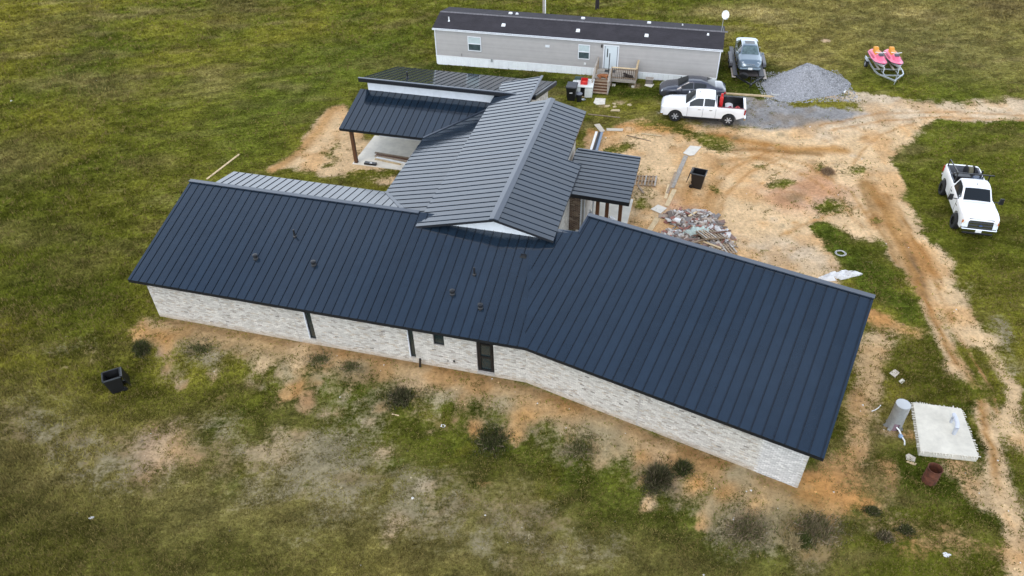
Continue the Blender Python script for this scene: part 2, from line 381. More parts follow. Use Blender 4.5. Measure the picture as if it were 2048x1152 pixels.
# yard
S_([(1165, 262), (1330, 246), (1480, 262), (1640, 232), (1750, 198), (2400, 218), (2400, 252), (2048, 246), (1900, 246), (1850, 262), (1806, 316), (1822, 400), (1875, 484), (1908, 531), (1954, 626), (2010, 700), (1930, 700), (1830, 590), (1740, 490), (1660, 500), (1750, 640), (1400, 520), (1160, 450)], SAND, 1., .9)
SL([(1640, 258), (1800, 222), (2100, 222), (2400, 238)], 1.5, PALE, .75, 1.2)
S_([(1470, 196), (1640, 203), (1735, 222), (1690, 236), (1560, 256), (1440, 262), (1330, 236), (1340, 200)], GRAV, 1., .8)
SL([(1500, 232), (1640, 222)], .8, GRAV * .92, .8, .6)
SL([(1180, 255), (1300, 258), (1370, 262)], .7, ORG * 1.1, .7, .7)
SL([(1420, 272), (1500, 285), (1600, 300), (1690, 300)], .45, ORG * .85, .9, .5); SL([(1470, 300), (1560, 302), (1640, 310)], .25, MUD * 1.3, .8, .3); SL([(1440, 320), (1540, 318)], .25, MUD * 1.5, .55, .3)
SL([(1440, 330), (1420, 400), (1410, 430)], .5, ORG * .9, .6, .6); SL([(1380, 385), (1376, 430)], .5, ORG * .95, .5, .5)
S_([(1530, 370), (1620, 340), (1700, 380), (1680, 440), (1560, 430)], PINK, .7, 1.2); SB(1590, 395, .6, BRN, .5); SB(1640, 350, .7, BRN * 1.3, .5)
S_([(1440, 480), (1600, 470), (1700, 560), (1560, 540)], PALE, .75, 1.2); SB(1350, 415, .9, PINK * 1.05, .7); SB(1250, 300, 2.5, SAND * 1.08, .6)
SL([(1730, 365), (1775, 440), (1805, 500), (1830, 560), (1850, 610)], .55, ORG * .72, .85, .5); SL([(1760, 390), (1800, 450), (1850, 540)], .35, ORG * .8, .7, .4)
SL([(1800, 485), (1811, 506), (1832, 560), (1851, 608), (1862, 635)], .20, DMUD, .85, .15); SL([(1840, 490), (1880, 560), (1915, 640)], .16, ORG * .8, .6, .12); SL([(1716, 372), (1745, 440), (1790, 530)], .13, MUD * 1.8, .6, .12)
GL([(1655, 462), (1700, 500), (1745, 545), (1800, 600), (1850, 680), (1890, 740)], .9, GRN * .95, .85, .6); GL([(1760, 690), (1830, 720), (1890, 760)], 1.2, GRN * .9, .6, 1.0); SL([(1720, 370), (1760, 460), (1790, 520)], .18, MUD * 1.5, .6, .2)
SL([(1700, 620), (1760, 640), (1800, 660)], .8, ORG * 1.1, .7, .8)
for P_ in ([(1430, 285), (1520, 300), (1610, 330), (1700, 385), (1745, 450)], [(1440, 300), (1520, 318), (1600, 348), (1680, 400), (1722, 455)], [(1395, 440), (1420, 385), (1470, 335), (1540, 305)], [(1420, 450), (1450, 395), (1500, 345), (1560, 318)], [(1640, 250), (1760, 225), (1900, 222), (2048, 232)], [(1660, 262), (1780, 238), (1900, 234), (2048, 243)], [(1700, 330), (1760, 270), (1830, 245)], [(1560, 470), (1640, 440), (1720, 410)]):
    SL(P_, .13, ORG * .78, .55, .10)
for _ in range(150):
    px_, py_ = random.uniform(1190, 1760), random.uniform(255, 560)
    if py_ < 255 + (px_ - 1190) * .56: SB(px_, py_, random.uniform(.06, .30), random.choice([ORG * .8, MUD * 1.6, ORG * 1.05, PALE, GRYS * .8]), random.uniform(.3, .75))
for _ in range(170):
    t_ = random.random(); px_ = 300 + 1330 * t_; py_ = 660 + (px_ - 300) * .17 + max(0, px_ - 1048) * .22 + random.uniform(-2, 115)
    SB(px_, py_, random.uniform(.08, .42), random.choice([ORG, ORG * .85, GRYS, SAND * .8, BRN, PINK * .9, GRYS * 1.15]), random.uniform(.25, .65))
for _ in range(90): GB(random.uniform(300, 1700), random.uniform(700, 1000), random.uniform(.15, .5), random.choice([GRN * .8, LUSH, OLV, GRN * .6]), random.uniform(.4, .8))
SL([(1851, 610), (1877, 660), (1908, 723), (1943, 778), (1982, 857), (1996, 920), (2008, 994), (2030, 1080), (2050, 1200)], .50, SAND * .9, .95, .35); SL([(1740, 380), (1771, 430), (1797, 484), (1825, 550), (1851, 608), (1877, 659), (1905, 712), (1938, 770), (1978, 850), (1992, 920), (2004, 990)], .17, ORG * .68, .95, .12); SL([(1775, 385), (1815, 450), (1850, 520), (1885, 600), (1925, 680), (1965, 760), (2010, 850)], .15, ORG * .74, .8, .12); SL([(1905, 690), (1950, 770), (1990, 850)], .12, ORG * .8, .5, .12)
SL([(1905, 590), (1960, 680), (2020, 780), (2080, 900)], .7, SAND * .95, .85, .5); SL([(2000, 640), (2040, 740)], .5, GRYS, .6, .6)
SL([(1950, 960), (2000, 1000), (2048, 1060)], .9, SAND * .9, .7, .8); GL([(1535, 190), (1600, 200), (1700, 208)], .45, OLV, .9, .5); SL([(1800, 1090), (1960, 1100), (2048, 1120)], .7, ORG, .5, .8)
GL([(1660, 470), (1700, 520), (1760, 560), (1800, 620)], .75, LUSH * 1.1, .85, .6)
GL([(1755, 700), (1800, 730), (1880, 760)], 1.2, GRN * .8, .7, 1.0)
# bank along the front
SL([(290, 652), (620, 706), (900, 760), (1050, 795), (1300, 892), (1590, 1000), (1640, 985), (1700, 900), (1750, 700)], .62, ORG * np.array([1, 1.22, 1.7]), .85, .9)
SL([(330, 690), (600, 745), (850, 800), (1050, 850), (1290, 940), (1560, 1040)], 1.1, GRYS * np.array([1, .95, .8]), .38, 1.4)
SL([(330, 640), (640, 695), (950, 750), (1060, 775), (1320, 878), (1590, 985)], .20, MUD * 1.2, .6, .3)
for px, py, r, c in [(270, 670, .6, ORG * 1.2), (330, 690, .7, ORG), (420, 720, .5, GRYS), (520, 735, .5, SAND), (590, 770, .8, ORG), (585, 740, .7, GRYS), (600, 700, .8, SAND), (720, 740, .6, GRYS * 1.1), (850, 770, .7, SAND * .9), (900, 790, .6, GRYS * 1.2), (1010, 800, .5, GRYS * 1.2), (1035, 870, .45, ORG), (950, 850, .4, ORG * .9), (1080, 820, .8, ORG), (1200, 870, .8, GRYS * 1.2), (1290, 900, .7, SAND), (1278, 912, .35, ORG * 1.3), (1390, 965, .4, ORG * 1.3), (1290, 1008, .35, SAND * 1.05), (1460, 940, .8, GRYS * 1.2), (1450, 980, .5, ORG), (1510, 1010, .5, ORG * 1.1), (1400, 1050, .4, ORG * 1.2), (1480, 1060, 1.3, GRYS), (1640, 1000, 1.1, ORG * 1.1), (1600, 1060, 1.5, BRN * 1.2), (1720, 1010, 1., ORG * 1.15), (1760, 960, .8, ORG * .9), (1700, 880, .7, SAND * .8), (1780, 860, .5, SAND * .7), (1820, 870, .4, ORG * 1.1), (1740, 680, 1., SAND), (1900, 740, .6, SAND * .8)]:
    SB(px, py, r, c, .65)
for px, py, r, c in [(700, 900, 2.4, GRYS), (420, 880, 1.6, GRYS * 1.1), (300, 870, 1.3, PINK), (300, 920, 1.0, PINK * .95), (330, 900, .8, SAND), (560, 890, 1.2, SAND * .85), (620, 960, 2.5, GRYS * .95), (850, 990, 1.8, GRYS), (900, 1080, 2., GRYS * .9), (100, 860, 2.2, GRYS), (200, 950, 2.2, GRYS * .9), (1050, 1050, 2., GRYS), (770, 905, .5, SAND * 1.1), (795, 1045, .55, SAND * 1.1), (770, 1075, .4, SAND), (175, 708, .35, SAND), (180, 732, .3, SAND), (130, 738, .35, SAND * .9), (100, 690, 1.4, GRYS * .8), (850, 970, .35, PALE), (1290, 1005, .3, SAND), (960, 965, .3, ORG * 1.2), (1250, 1100, 1.5, GRYS * .9)]:
    SB(px, py, r, c, .40)
# bare ground round the back porch
S_([(690, 200), (735, 260), (760, 300), (860, 385), (700, 372), (560, 345), (520, 340), (600, 310), (640, 240)], SAND, .95, .8)
SL([(670, 215), (640, 260), (600, 300), (545, 340)], .5, ORG * .9, .7, .5); GL([(740, 350), (700, 370), (800, 340)], .8, GRN, .8, .7); GL([(640, 330), (680, 290)], .5, GRN * .8, .6, .5)
G_([(1170, 190), (1430, 210), (1330, 240), (1190, 246)], OLV * .95, .6, 1.)
GL([(1350, 255), (1400, 285), (1450, 295)], .8, GRN * .9, .8, .8); GL([(1230, 300), (1250, 290)], .8, GRN * .8, .85, .6); GL([(1215, 420), (1300, 390)], .7, OLV * 1.3, .5, .7); GL([(1280, 410), (1290, 412)], .5, GRN, .8, .4)
for p, r in [((1520, 335), .5), ((1560, 365), .6), ((1630, 335), .6), ((1690, 340), .9), ((1670, 420), .9), ((1740, 440), .4), ((1430, 378), .6)]: GB(*p, r, GRN, .7)
for p in [(1730, 190), (1760, 196), (1700, 185), (1790, 200), (1650, 82)]: SB(*p, .5, PALE, .8)
SL([(1680, 195), (1750, 200), (1820, 204)], .7, PALE * 1.05, .8, .6)
for p in [(1210, 212), (1270, 170), (1240, 205)]: SB(*p, .5, SAND * .8, .6)

def ground_cols(X, Y):
    sh = X.shape; X = X.ravel(); Y = Y.ravel()
    wx = X + (fbm(X, Y, 2.4, 31, 6) - .5) * 3.0; wy = Y + (fbm(X, Y, 2.4, 57, 6) - .5) * 3.0
    n1 = fbm(X, Y, 9, 71, 3); n2 = fbm(X, Y, 2.2, 83, 3); n3 = fbm(X, Y, 14, 91, 2)
    n4 = fbm(X * .6 + Y * .5, Y * 1.6 - X * .3, 3.0, 97, 4)
    t = lambda a: a[:, None]
    g = OLV * t(1 - sst(n1, .35, .65)) + GRN * t(sst(n1, .35, .65))
    g = g + (STRAW * .8 - g) * t(sst(n4, .56, .78) * .6); g = g + (LUSH - g) * t(sst(n3, .55, .75) * .45)
    g = g + (BRN - g) * t(sst(1 - n4, .60, .78) * .45)
    soil = np.zeros((len(X), 3)) + GRYS * .8; soil = soil * t(.8 + .4 * n2)
    bare = sst(n2, .62, .8) * .25
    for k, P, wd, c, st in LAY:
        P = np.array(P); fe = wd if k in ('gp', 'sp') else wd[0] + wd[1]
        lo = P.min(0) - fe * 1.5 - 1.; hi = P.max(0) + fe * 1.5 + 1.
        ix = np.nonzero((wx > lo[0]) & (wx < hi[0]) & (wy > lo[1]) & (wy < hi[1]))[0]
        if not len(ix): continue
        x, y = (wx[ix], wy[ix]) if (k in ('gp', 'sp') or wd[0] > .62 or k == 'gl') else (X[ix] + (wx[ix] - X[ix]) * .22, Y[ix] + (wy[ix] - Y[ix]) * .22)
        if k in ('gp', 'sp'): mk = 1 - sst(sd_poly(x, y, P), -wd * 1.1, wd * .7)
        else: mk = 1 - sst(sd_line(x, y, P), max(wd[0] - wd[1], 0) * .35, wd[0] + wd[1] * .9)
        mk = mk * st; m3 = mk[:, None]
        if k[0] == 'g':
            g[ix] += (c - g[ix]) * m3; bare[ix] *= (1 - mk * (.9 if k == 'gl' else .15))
        else:
            soil[ix] += (c - soil[ix]) * np.clip(m3 * 1.15, 0, 1); bare[ix] = bare[ix] + (1 - bare[ix]) * mk
    m5 = fbm(X, Y, 1.7, 140, 5); m6 = fbm(X, Y, .8, 150, 4)
    hard = sst(bare, .3, .9)
    soil = soil * t(.80 + .40 * fbm(X, Y, 1.0, 120, 4)); soil = soil + (soil * np.array([.88, .72, .54]) - soil) * t(sst(m5, .48, .66) * .65)
    bare = bare * (1 - .75 * sst(m6, .60, .76) * (1 - .85 * hard)) - .30 * sst(fbm(X, Y, 3.1, 160, 5), .58, .74)
    g = g * t(.70 + .60 * sst(fbm(X * .8 + Y * .6, Y * 1.3 - X * .5, .9, 210, 4), .30, .70))  # clumpy sun-and-shadow mottling painted into the grass colour
    return g.reshape(*sh, 3), soil.reshape(*sh, 3), bare.reshape(sh)

def axis(lo, hi, st, far, k=1.25):
    a = list(np.arange(lo, hi + 1e-6, st)); s = st; x = hi; b = []
    while x < far: s *= k; x += s; b.append(x)
    s = st; x = lo; c = []
    while x > -far: s *= k; x -= s; c.append(x)
    return np.array(c[::-1] + a + b)
xs = axis(-60, 60, .23, 1500, 1.12)
ys = axis(9, 105, .22, 1500, 1.12)
X, Y = np.meshgrid(xs, ys); Z = gz(X, Y)
nx, ny = len(xs), len(ys)
me = bpy.data.meshes.new('ground'); me.vertices.add(nx * ny)
me.vertices.foreach_set('co', np.stack([X, Y, Z], -1).astype(np.float32).ravel())
i = np.arange((ny - 1) * (nx - 1)); r_, c_ = i // (nx - 1), i % (nx - 1); a = r_ * nx + c_
q = np.stack([a, a + 1, a + 1 + nx, a + nx], -1).astype(np.int32)
me.loops.add(q.size); me.loops.foreach_set('vertex_index', q.ravel()); me.polygons.add(len(q))
me.polygons.foreach_set('loop_start', np.arange(0, q.size, 4, dtype=np.int32))
me.polygons.foreach_set('use_smooth', np.ones(len(q), bool))
me.update(calc_edges=True)
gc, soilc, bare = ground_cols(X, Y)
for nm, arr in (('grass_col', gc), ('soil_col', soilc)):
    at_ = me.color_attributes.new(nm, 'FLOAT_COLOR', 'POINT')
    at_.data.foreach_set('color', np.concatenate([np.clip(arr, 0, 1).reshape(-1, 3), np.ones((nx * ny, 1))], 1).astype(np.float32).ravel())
ab = me.attributes.new('bare', 'FLOAT', 'POINT'); ab.data.foreach_set('value', bare.astype(np.float32).ravel())

gm = bpy.data.materials.new('ground_soil_and_grass'); gm.use_nodes = True; n = gm.node_tree; b = n.nodes['Principled BSDF']
def nd(t, **kw):
    x = n.nodes.new(t)
    for k, v in kw.items(): setattr(x, k, v)
    return x
tc = nd('ShaderNodeTexCoord')
def noise(scale, detail=5, rough=.6, vec=None):
    x = nd('ShaderNodeTexNoise'); x.inputs['Scale'].default_value = scale; x.inputs['Detail'].default_value = detail; x.inputs['Roughness'].default_value = rough
    n.links.new(vec or tc.outputs['Object'], x.inputs['Vector']); return x.outputs['Fac']
def mr(src, a, b_, c, d):
    x = nd('ShaderNodeMapRange'); x.inputs[1].default_value = a; x.inputs[2].default_value = b_; x.inputs[3].default_value = c; x.inputs[4].default_value = d
    n.links.new(src, x.inputs[0]); return x.outputs[0]
def mixc(f, a, b_, bl='MIX'):
    x = nd('ShaderNodeMix', data_type='RGBA', blend_type=bl)
    for s_, v in ((0, f), (6, a), (7, b_)):
        if isinstance(v, (int, float)): x.inputs[s_].default_value = v
        elif isinstance(v, tuple): x.inputs[s_].default_value = (*v, 1)
        else: n.links.new(v, x.inputs[s_])
    return x.outputs[2]
def math_(op, a, b_):
    x = nd('ShaderNodeMath', operation=op)
    for s_, v in ((0, a), (1, b_)):
        if isinstance(v, (int, float)): x.inputs[s_].default_value = v
        else: n.links.new(v, x.inputs[s_])
    return x.outputs[0]
ga = nd('ShaderNodeAttribute', attribute_name='grass_col').outputs['Color']; sa = nd('ShaderNodeAttribute', attribute_name='soil_col').outputs['Color']
ba = nd('ShaderNodeAttribute', attribute_name='bare').outputs['Fac']
def gray(f):
    x = nd('ShaderNodeCombineColor')
    for k in range(3): n.links.new(f, x.inputs[k])
    return x.outputs[0]
N1 = noise(5, 8, .72); N2 = noise(1.2, 6, .65); N3 = noise(22, 4, .7)
mp = nd('ShaderNodeMapping'); mp.inputs['Rotation'].default_value = (0, 0, R_(35)); mp.inputs['Scale'].default_value = (1, 3.2, 1); n.links.new(tc.outputs['Object'], mp.inputs[0])
N4 = noise(1.6, 7, .7, mp.outputs[0])
gcol = mixc(1., ga, gray(math_('MULTIPLY', mr(N4, .36, .64, .66, 1.34), mr(N1, .38, .62, .58, 1.42))), 'MULTIPLY')
gcol = mixc(mr(N3, .55, .75, 0, .45), gcol, (.24, .20, .11))
scol = mixc(1., sa, gray(math_('MULTIPLY', mr(N2, .36, .64, .86, 1.10), mr(N1, .38, .62, .76, 1.13))), 'MULTIPLY')
scol = mixc(mr(N3, .56, .72, 0, .5), scol, (.26, .15, .07))
br = math_('ADD', ba, math_('MULTIPLY', math_('SUBTRACT', math_('ADD', math_('MULTIPLY', N1, .55), math_('MULTIPLY', N4, .45)), .5), 2.1))
fac = mr(br, .28, .66, 0, 1)
n.links.new(mixc(fac, gcol, scol), b.inputs['Base Color']); b.inputs['Roughness'].default_value = .96; b.inputs['Specular IOR Level'].default_value = .02
bp = nd('ShaderNodeBump'); bp.inputs['Strength'].default_value = .9; bp.inputs['Distance'].default_value = .07
n.links.new(math_('ADD', N1, math_('MULTIPLY', N3, .5)), bp.inputs['Height']); n.links.new(bp.outputs[0], b.inputs['Normal'])
me.materials.append(gm)
tag(link('ground', me), kind='structure')
# ------------------------------------------------------------------ the new house
HE = 2.84; pA = .27; pG = .287; WA = 6.6; WG = 7.82; OV = .5
def g2h(s, v):
    a = GF.a - HF.a; return (s * math.cos(a) - v * math.sin(a), s * math.sin(a) + v * math.cos(a))
def h2gv(u, v):
    a = GF.a - HF.a; return -u * math.sin(a) + v * math.cos(a)
house = empty('new_house', (HF.o[0], HF.o[1], 0), HF.a, 'long unfinished house with black standing seam metal roofs and whitewashed brick walls', 'house')
zA = lambda u, v: HE + pA * v
zG = lambda u, v: HE + pG * h2gv(u, v)
# A front slope
metal_roof(house, 'long_front_roof', [(-LA, 0), (0, 0), (-.8, 4.4), (-1.12, WA), (-LA, WA)], zA, 90, off=.10)
Gp = [g2h(0, 0), g2h(LG, 0), g2h(LG, WG), g2h(-.49, WG), g2h(-.49, 6.62), (1.1, WA), (-1.12, WA), (-.8, 4.4)]
metal_roof(house, 'wide_right_roof', Gp, lambda u, v: zG(u, v) + .004, 90 + GF.deg - HF.deg, off=.12, sp=.457)
# A back slope
HB, pB, pD = 3.88, .21, .23
pE = (3.79 - HE) / (20.75 - 16.86); UD = -10.85; VE = 16.86; VE2 = 20.75
ub = UD + HB * pB / pD
zB = lambda u, v: HE + pB * (WA + HB - v)
metal_roof(house, 'long_back_roof', [(-LA - .1, WA + .03), (ub, WA + .03), (UD, WA + HB), (-LA - .1, WA + HB)], zB, 90, off=.2)
ue = -6.75
zD = lambda u, v: HE + pD * (u - UD) + .003
vlo = lambda u: WA + HB - (u - UD) * pD / pB; vhi = lambda u: VE + (u - UD) * pD / pE
metal_roof(house, 'courtyard_roof', [(UD, WA + HB), (ue, vlo(ue)), (ue, vhi(ue)), (UD, VE)], zD, 0, off=.1)
zE = lambda u, v: HE + pE * (v - VE)
UE = -16.70
metal_roof(house, 'back_porch_roof', [(UE, VE), (UD, VE), (ue, min(VE2, vhi(ue))), (ue, VE2), (UE, VE2)], zE, 90, off=.05)
UF = -16.51; VF = 20.25; VF2 = 26.85; UF2 = -4.25
pF = (4.78 - 2.73) / (VF2 - VF)
zF = lambda u, v: 4.78 - pF * (v - VF)
metal_roof(house, 'back_shed_roof', [(UF, VF), (UF2, VF), (UF2, VF2), (UF, VF2)], zF, 90, off=.05, thick=.22)
# C tall gable
UC, HC = -2.91, 5.53; VC0, VC1, VC2, VC3 = 5.6, 18.71, 22.51, 12.87
WL, WR, WR2, WE = 4.17, 2.21, 2.99, 1.50
pCl = (5.53 - 4.43) / WL; pCr = (5.53 - 4.73) / WR2
zCl = lambda u, v: HC - pCl * (UC - u); zCr = lambda u, v: HC - pCr * (u - UC)
metal_roof(house, 'gable_roof_left_slope', [(UC - WL, VC0), (UC, VC0), (UC, VC1), (UC - WE, VC1), (UC - WE, VC2), (UC - WL, VC2)], zCl, 0, off=.0, thick=.13)
metal_roof(house, 'gable_roof_right_slope', [(UC, VC0), (UC + WR2, VC0), (UC + WR2, VC3), (UC + WR, VC3), (UC + WR, VC1), (UC, VC1)], zCr, 0, off=.0, thick=.13)
# front porch roof
UPX, VP0, VP1 = 2.97, 12.53, 17.55
zP = lambda u, v: HE - .034 * (u - UPX)
metal_roof(house, 'front_porch_roof', [(-1.0, VP0), (UPX, VP0), (UPX, VP1), (-1.0, VP1)], zP, 0, off=.1, sp=.42, thick=.24)
# ridge caps and trim
def cap(pts, wd, off=.05, th=.05, par=house, nm='ridge_cap', m=None):
    mb = MB()
    for p, q_ in zip(pts[:-1], pts[1:]): mb.bar((p[0], p[1], p[2] + off), (q_[0], q_[1], q_[2] + off), wd, th)
    return mb.build(nm, m or CAP, par)
cap([(-LA - .02, WA - .06, zA(0, WA)), (-7.2, WA - .06, zA(0, WA))], .24, .045)
cap([(-1.2, WA - .02, zA(0, WA)), (1.12, WA - .02, zA(0, WA))], .22, .06)
a_, b_ = g2h(-.50, WG - .06), g2h(LG + .02, WG - .06); cap([(*a_, HE + pG * WG), (*b_, HE + pG * WG)], .26, .045)
a_, b_ = g2h(-.46, 6.6), g2h(-.46, WG - .1); cap([(*a_, HE + pG * 6.6), (*b_, HE + pG * (WG - .1))], .10, .05, nm='rake_trim')
for sgn, pc in ((-1, pCl), (1, pCr)):
    mb = MB(); w_ = .24
    mb.add([(UC, VC0 - .02, HC + .085), (UC + sgn * w_, VC0 - .02, HC + .085 - pc * w_), (UC + sgn * w_, VC1 + .02, HC + .085 - pc * w_), (UC, VC1 + .02, HC + .085),
            (UC, VC0 - .02, HC + .03), (UC + sgn * w_, VC0 - .02, HC + .03 - pc * w_), (UC + sgn * w_, VC1 + .02, HC + .03 - pc * w_), (UC, VC1 + .02, HC + .03)],
           [(0, 1, 2, 3), (4, 5, 6, 7), (0, 4, 5, 1), (1, 5, 6, 2), (2, 6, 7, 3), (3, 7, 4, 0)])
    mb.build('ridge_cap', CAP, house)
cap([(UC - WE + .06, VC1, zCl(UC - WE, 0)), (UC - WE + .06, VC2, zCl(UC - WE, 0))], .16, .05, nm='rake_trim')
cap([(ub, WA, zB(0, WA)), (UD, WA + HB, HE)], .20, .035, .03, nm='valley_flashing')
cap([(UD, VE, HE), (ue, min(VE2, vhi(ue)), zD(ue, 0))], .14, .05, .03, nm='valley_flashing')
cap([(0, .1, HE), (-.8, 4.4, zA(0, 4.4)), (-.98, 5.6, zA(0, 5.6))], .20, .0, .03, nm='valley_flashing', m=ROOF)
cap([(UF, VF + .06, zF(0, VF)), (UF2, VF + .06, zF(0, VF))], .14, .05, nm='ridge_cap')
cap([(UF2 - .06, VF, zF(0, VF)), (UF2 - .06, VF2, zF(0, VF2))], .12, .05, nm='rake_trim')
cap([(-.9, VP1 - .06, zP(-.9, 0)), (UPX, VP1 - .06, HE)], .14, .04, nm='rake_trim')

def wallseg(nm, p, q_, z0, z1a, z1b, th, m, par=house):
    """vertical slab from p to q, its outer face on the right hand side going p->q, top may slope"""
    p = np.array(p, float); q_ = np.array(q_, float); d = (q_ - p) / np.linalg.norm(q_ - p); nn = np.array([-d[1], d[0]]) * th
    v = [(*p, z0), (*q_, z0), (*(q_ + nn), z0), (*(p + nn), z0), (*p, z1a), (*q_, z1b), (*(q_ + nn), z1b), (*(p + nn), z1a)]
    return MB().add(v, [(3, 2, 1, 0), (4, 5, 6, 7), (0, 1, 5, 4), (1, 2, 6, 5), (2, 3, 7, 6), (3, 0, 4, 7)]).build(nm, m, par)

PAL = [((.62, .61, .585), 6), ((.55, .535, .51), 5), ((.47, .45, .42), 3), ((.38, .355, .33), 1.0), ((.50, .45, .39), 1.3), ((.25, .235, .22), .18)]
PALB = [((.20, .135, .095), 4), ((.27, .20, .14), 3), ((.13, .085, .06), 3), ((.36, .29, .22), 1)]
pw = lambda P: (np.array([c for c, _ in P]), np.array([k for _, k in P]) / sum(k for _, k in P))
bmesh_cache = {}
def bricks(par, p, q_, z0, z1, holes=(), pal=PAL, single=None, top=None, dirt=True):
    """running bond on the outer face of the slab p->q; single(s) says which columns are objects of their own"""
    p = np.array(p, float); q_ = np.array(q_, float); Lw = np.linalg.norm(q_ - p); d = (q_ - p) / Lw; nn = np.array([d[1], -d[0]])
    C_, W_ = pw(pal); V = []; F = []; K = []; BL, BH, MJ = .203, .066, .011; row = 0; z = z0 + .004; singles = []
    def dress(s0, s1, za, zb, pr):
        b = len(V); pc = lambda s, o_, z_: (p[0] + d[0] * s + nn[0] * o_, p[1] + d[1] * s + nn[1] * o_, z_)
        e = .006
        V.extend([pc(s0, -.01, za), pc(s1, -.01, za), pc(s1, -.01, zb), pc(s0, -.01, zb), pc(s0 + e * .4, pr, za + e * .4), pc(s1 - e * .4, pr, za + e * .4), pc(s1 - e * .4, pr, zb - e * .4), pc(s0 + e * .4, pr, zb - e * .4)])
        F.extend([(b + 4, b + 5, b + 6, b + 7), (b, b + 1, b + 5, b + 4), (b + 1, b + 2, b + 6, b + 5), (b + 2, b + 3, b + 7, b + 6), (b + 3, b, b + 4, b + 7)])
        c = C_[RS.choice(len(C_), p=W_)] * RS.uniform(.80, .97) * np.array([1.03, .985, .91])
        if dirt: k = max(0, 1 - (za - z0) / .45) * .75; c = c * (1 - k) + np.array([.40, .29, .175]) * k
        K.extend([c] * 5)
    while z + BH < z1 + .001:
        s = -(BL + MJ) / 2 if row % 2 else 0.
        while s < Lw:
            s0, s1 = max(s, .002), min(s + BL, Lw - .002)
            if s1 - s0 > .03:
                ok = True
                for h in holes:
                    if s1 > h[0] and s0 < h[1] and z + BH > h[2] and z < h[3]:
                        if s0 < h[0] - .03: s1 = min(s1, h[0] - .004)
                        elif s1 > h[1] + .03: s0 = max(s0, h[1] + .004)
                        else: ok = False
                if top is not None and z + BH > top(s0) - .02: ok = False
                if ok and s1 - s0 > .02:
                    if single is not None and single(s0, z) and len(singles) < 300 and s1 - s0 > .19: singles.append((s0, z))
                    else: dress(s0, s1, z, z + BH, .012 + RS.uniform(-.003, .004))
            s += BL + MJ
        z += BH + MJ; row += 1
    m_ = bpy.data.meshes.new('brickwork'); m_.from_pydata(V, [], F); m_.materials.append(BRICK)
    ca = m_.color_attributes.new('Col', 'FLOAT_COLOR', 'CORNER')
    kk = np.ones((len(m_.loops), 4), np.float32); kk[:, :3] = np.repeat(np.array(K), 4, axis=0); ca.data.foreach_set('color', kk.ravel())
    tag(link('brickwork', m_, par), kind='stuff')
    if singles:
        ms = []
        for i_ in range(1):
            mb = MB(); e = .003
            mb.add([(0, -.01, 0), (BL, -.01, 0), (BL, -.01, BH), (0, -.01, BH), (e, .013, e), (BL - e, .013, e), (BL - e, .013, BH - e), (e, .013, BH - e)],
                   [(4, 7, 6, 5), (0, 4, 5, 1), (1, 5, 6, 2), (2, 6, 7, 3), (3, 7, 4, 0), (0, 1, 2, 3)])
            ms.append(mb.mesh('brick', BRICKO))
        for s0, z_ in singles:
            o = link('brick', ms[0], par)
            X_ = np.array([[d[0], nn[0], 0], [d[1], nn[1], 0], [0, 0, 1]])
            o.matrix_local = Matrix(((d[0], nn[0], 0, p[0] + d[0] * s0), (d[1], nn[1], 0, p[1] + d[1] * s0), (0, 0, 1, z_), (0, 0, 0, 1)))

# front wall of the long wing
k_ = math.tan((HF.a - GF.a) / 2) * OV
ju = -OV * math.tan((HF.a - GF.a) / 2)
pl = (-LA + .5, OV); pj = (ju, OV)
wz = HE - .17 + OV * pA
ops = [(-11.28, -10.93, .36), (-5.88, -5.60, .34), (-4.59, -4.05, 1.50), (-2.45, -1.62, .22)]
zt_ = HE - .05
# the slab is built in pieces round the openings
edges = [pl[0]] + [x for o_ in ops for x in o_[:2]] + [pj[0]]
wallA = wallseg('long_front_wall', (edges[0], OV), (edges[1], OV), -1.2, zt_, zt_, .22, MORT)
for i_ in range(1, len(ops) + 1):
    wallseg('wall_pier', (edges[2 * i_], OV), (edges[2 * i_ + 1], OV), -1.2, zt_, zt_, .22, MORT, wallA)
    wallseg('wall_sill_block', (ops[i_ - 1][0], OV), (ops[i_ - 1][1], OV), -1.2, ops[i_ - 1][2], ops[i_ - 1][2], .22, MORT, wallA)
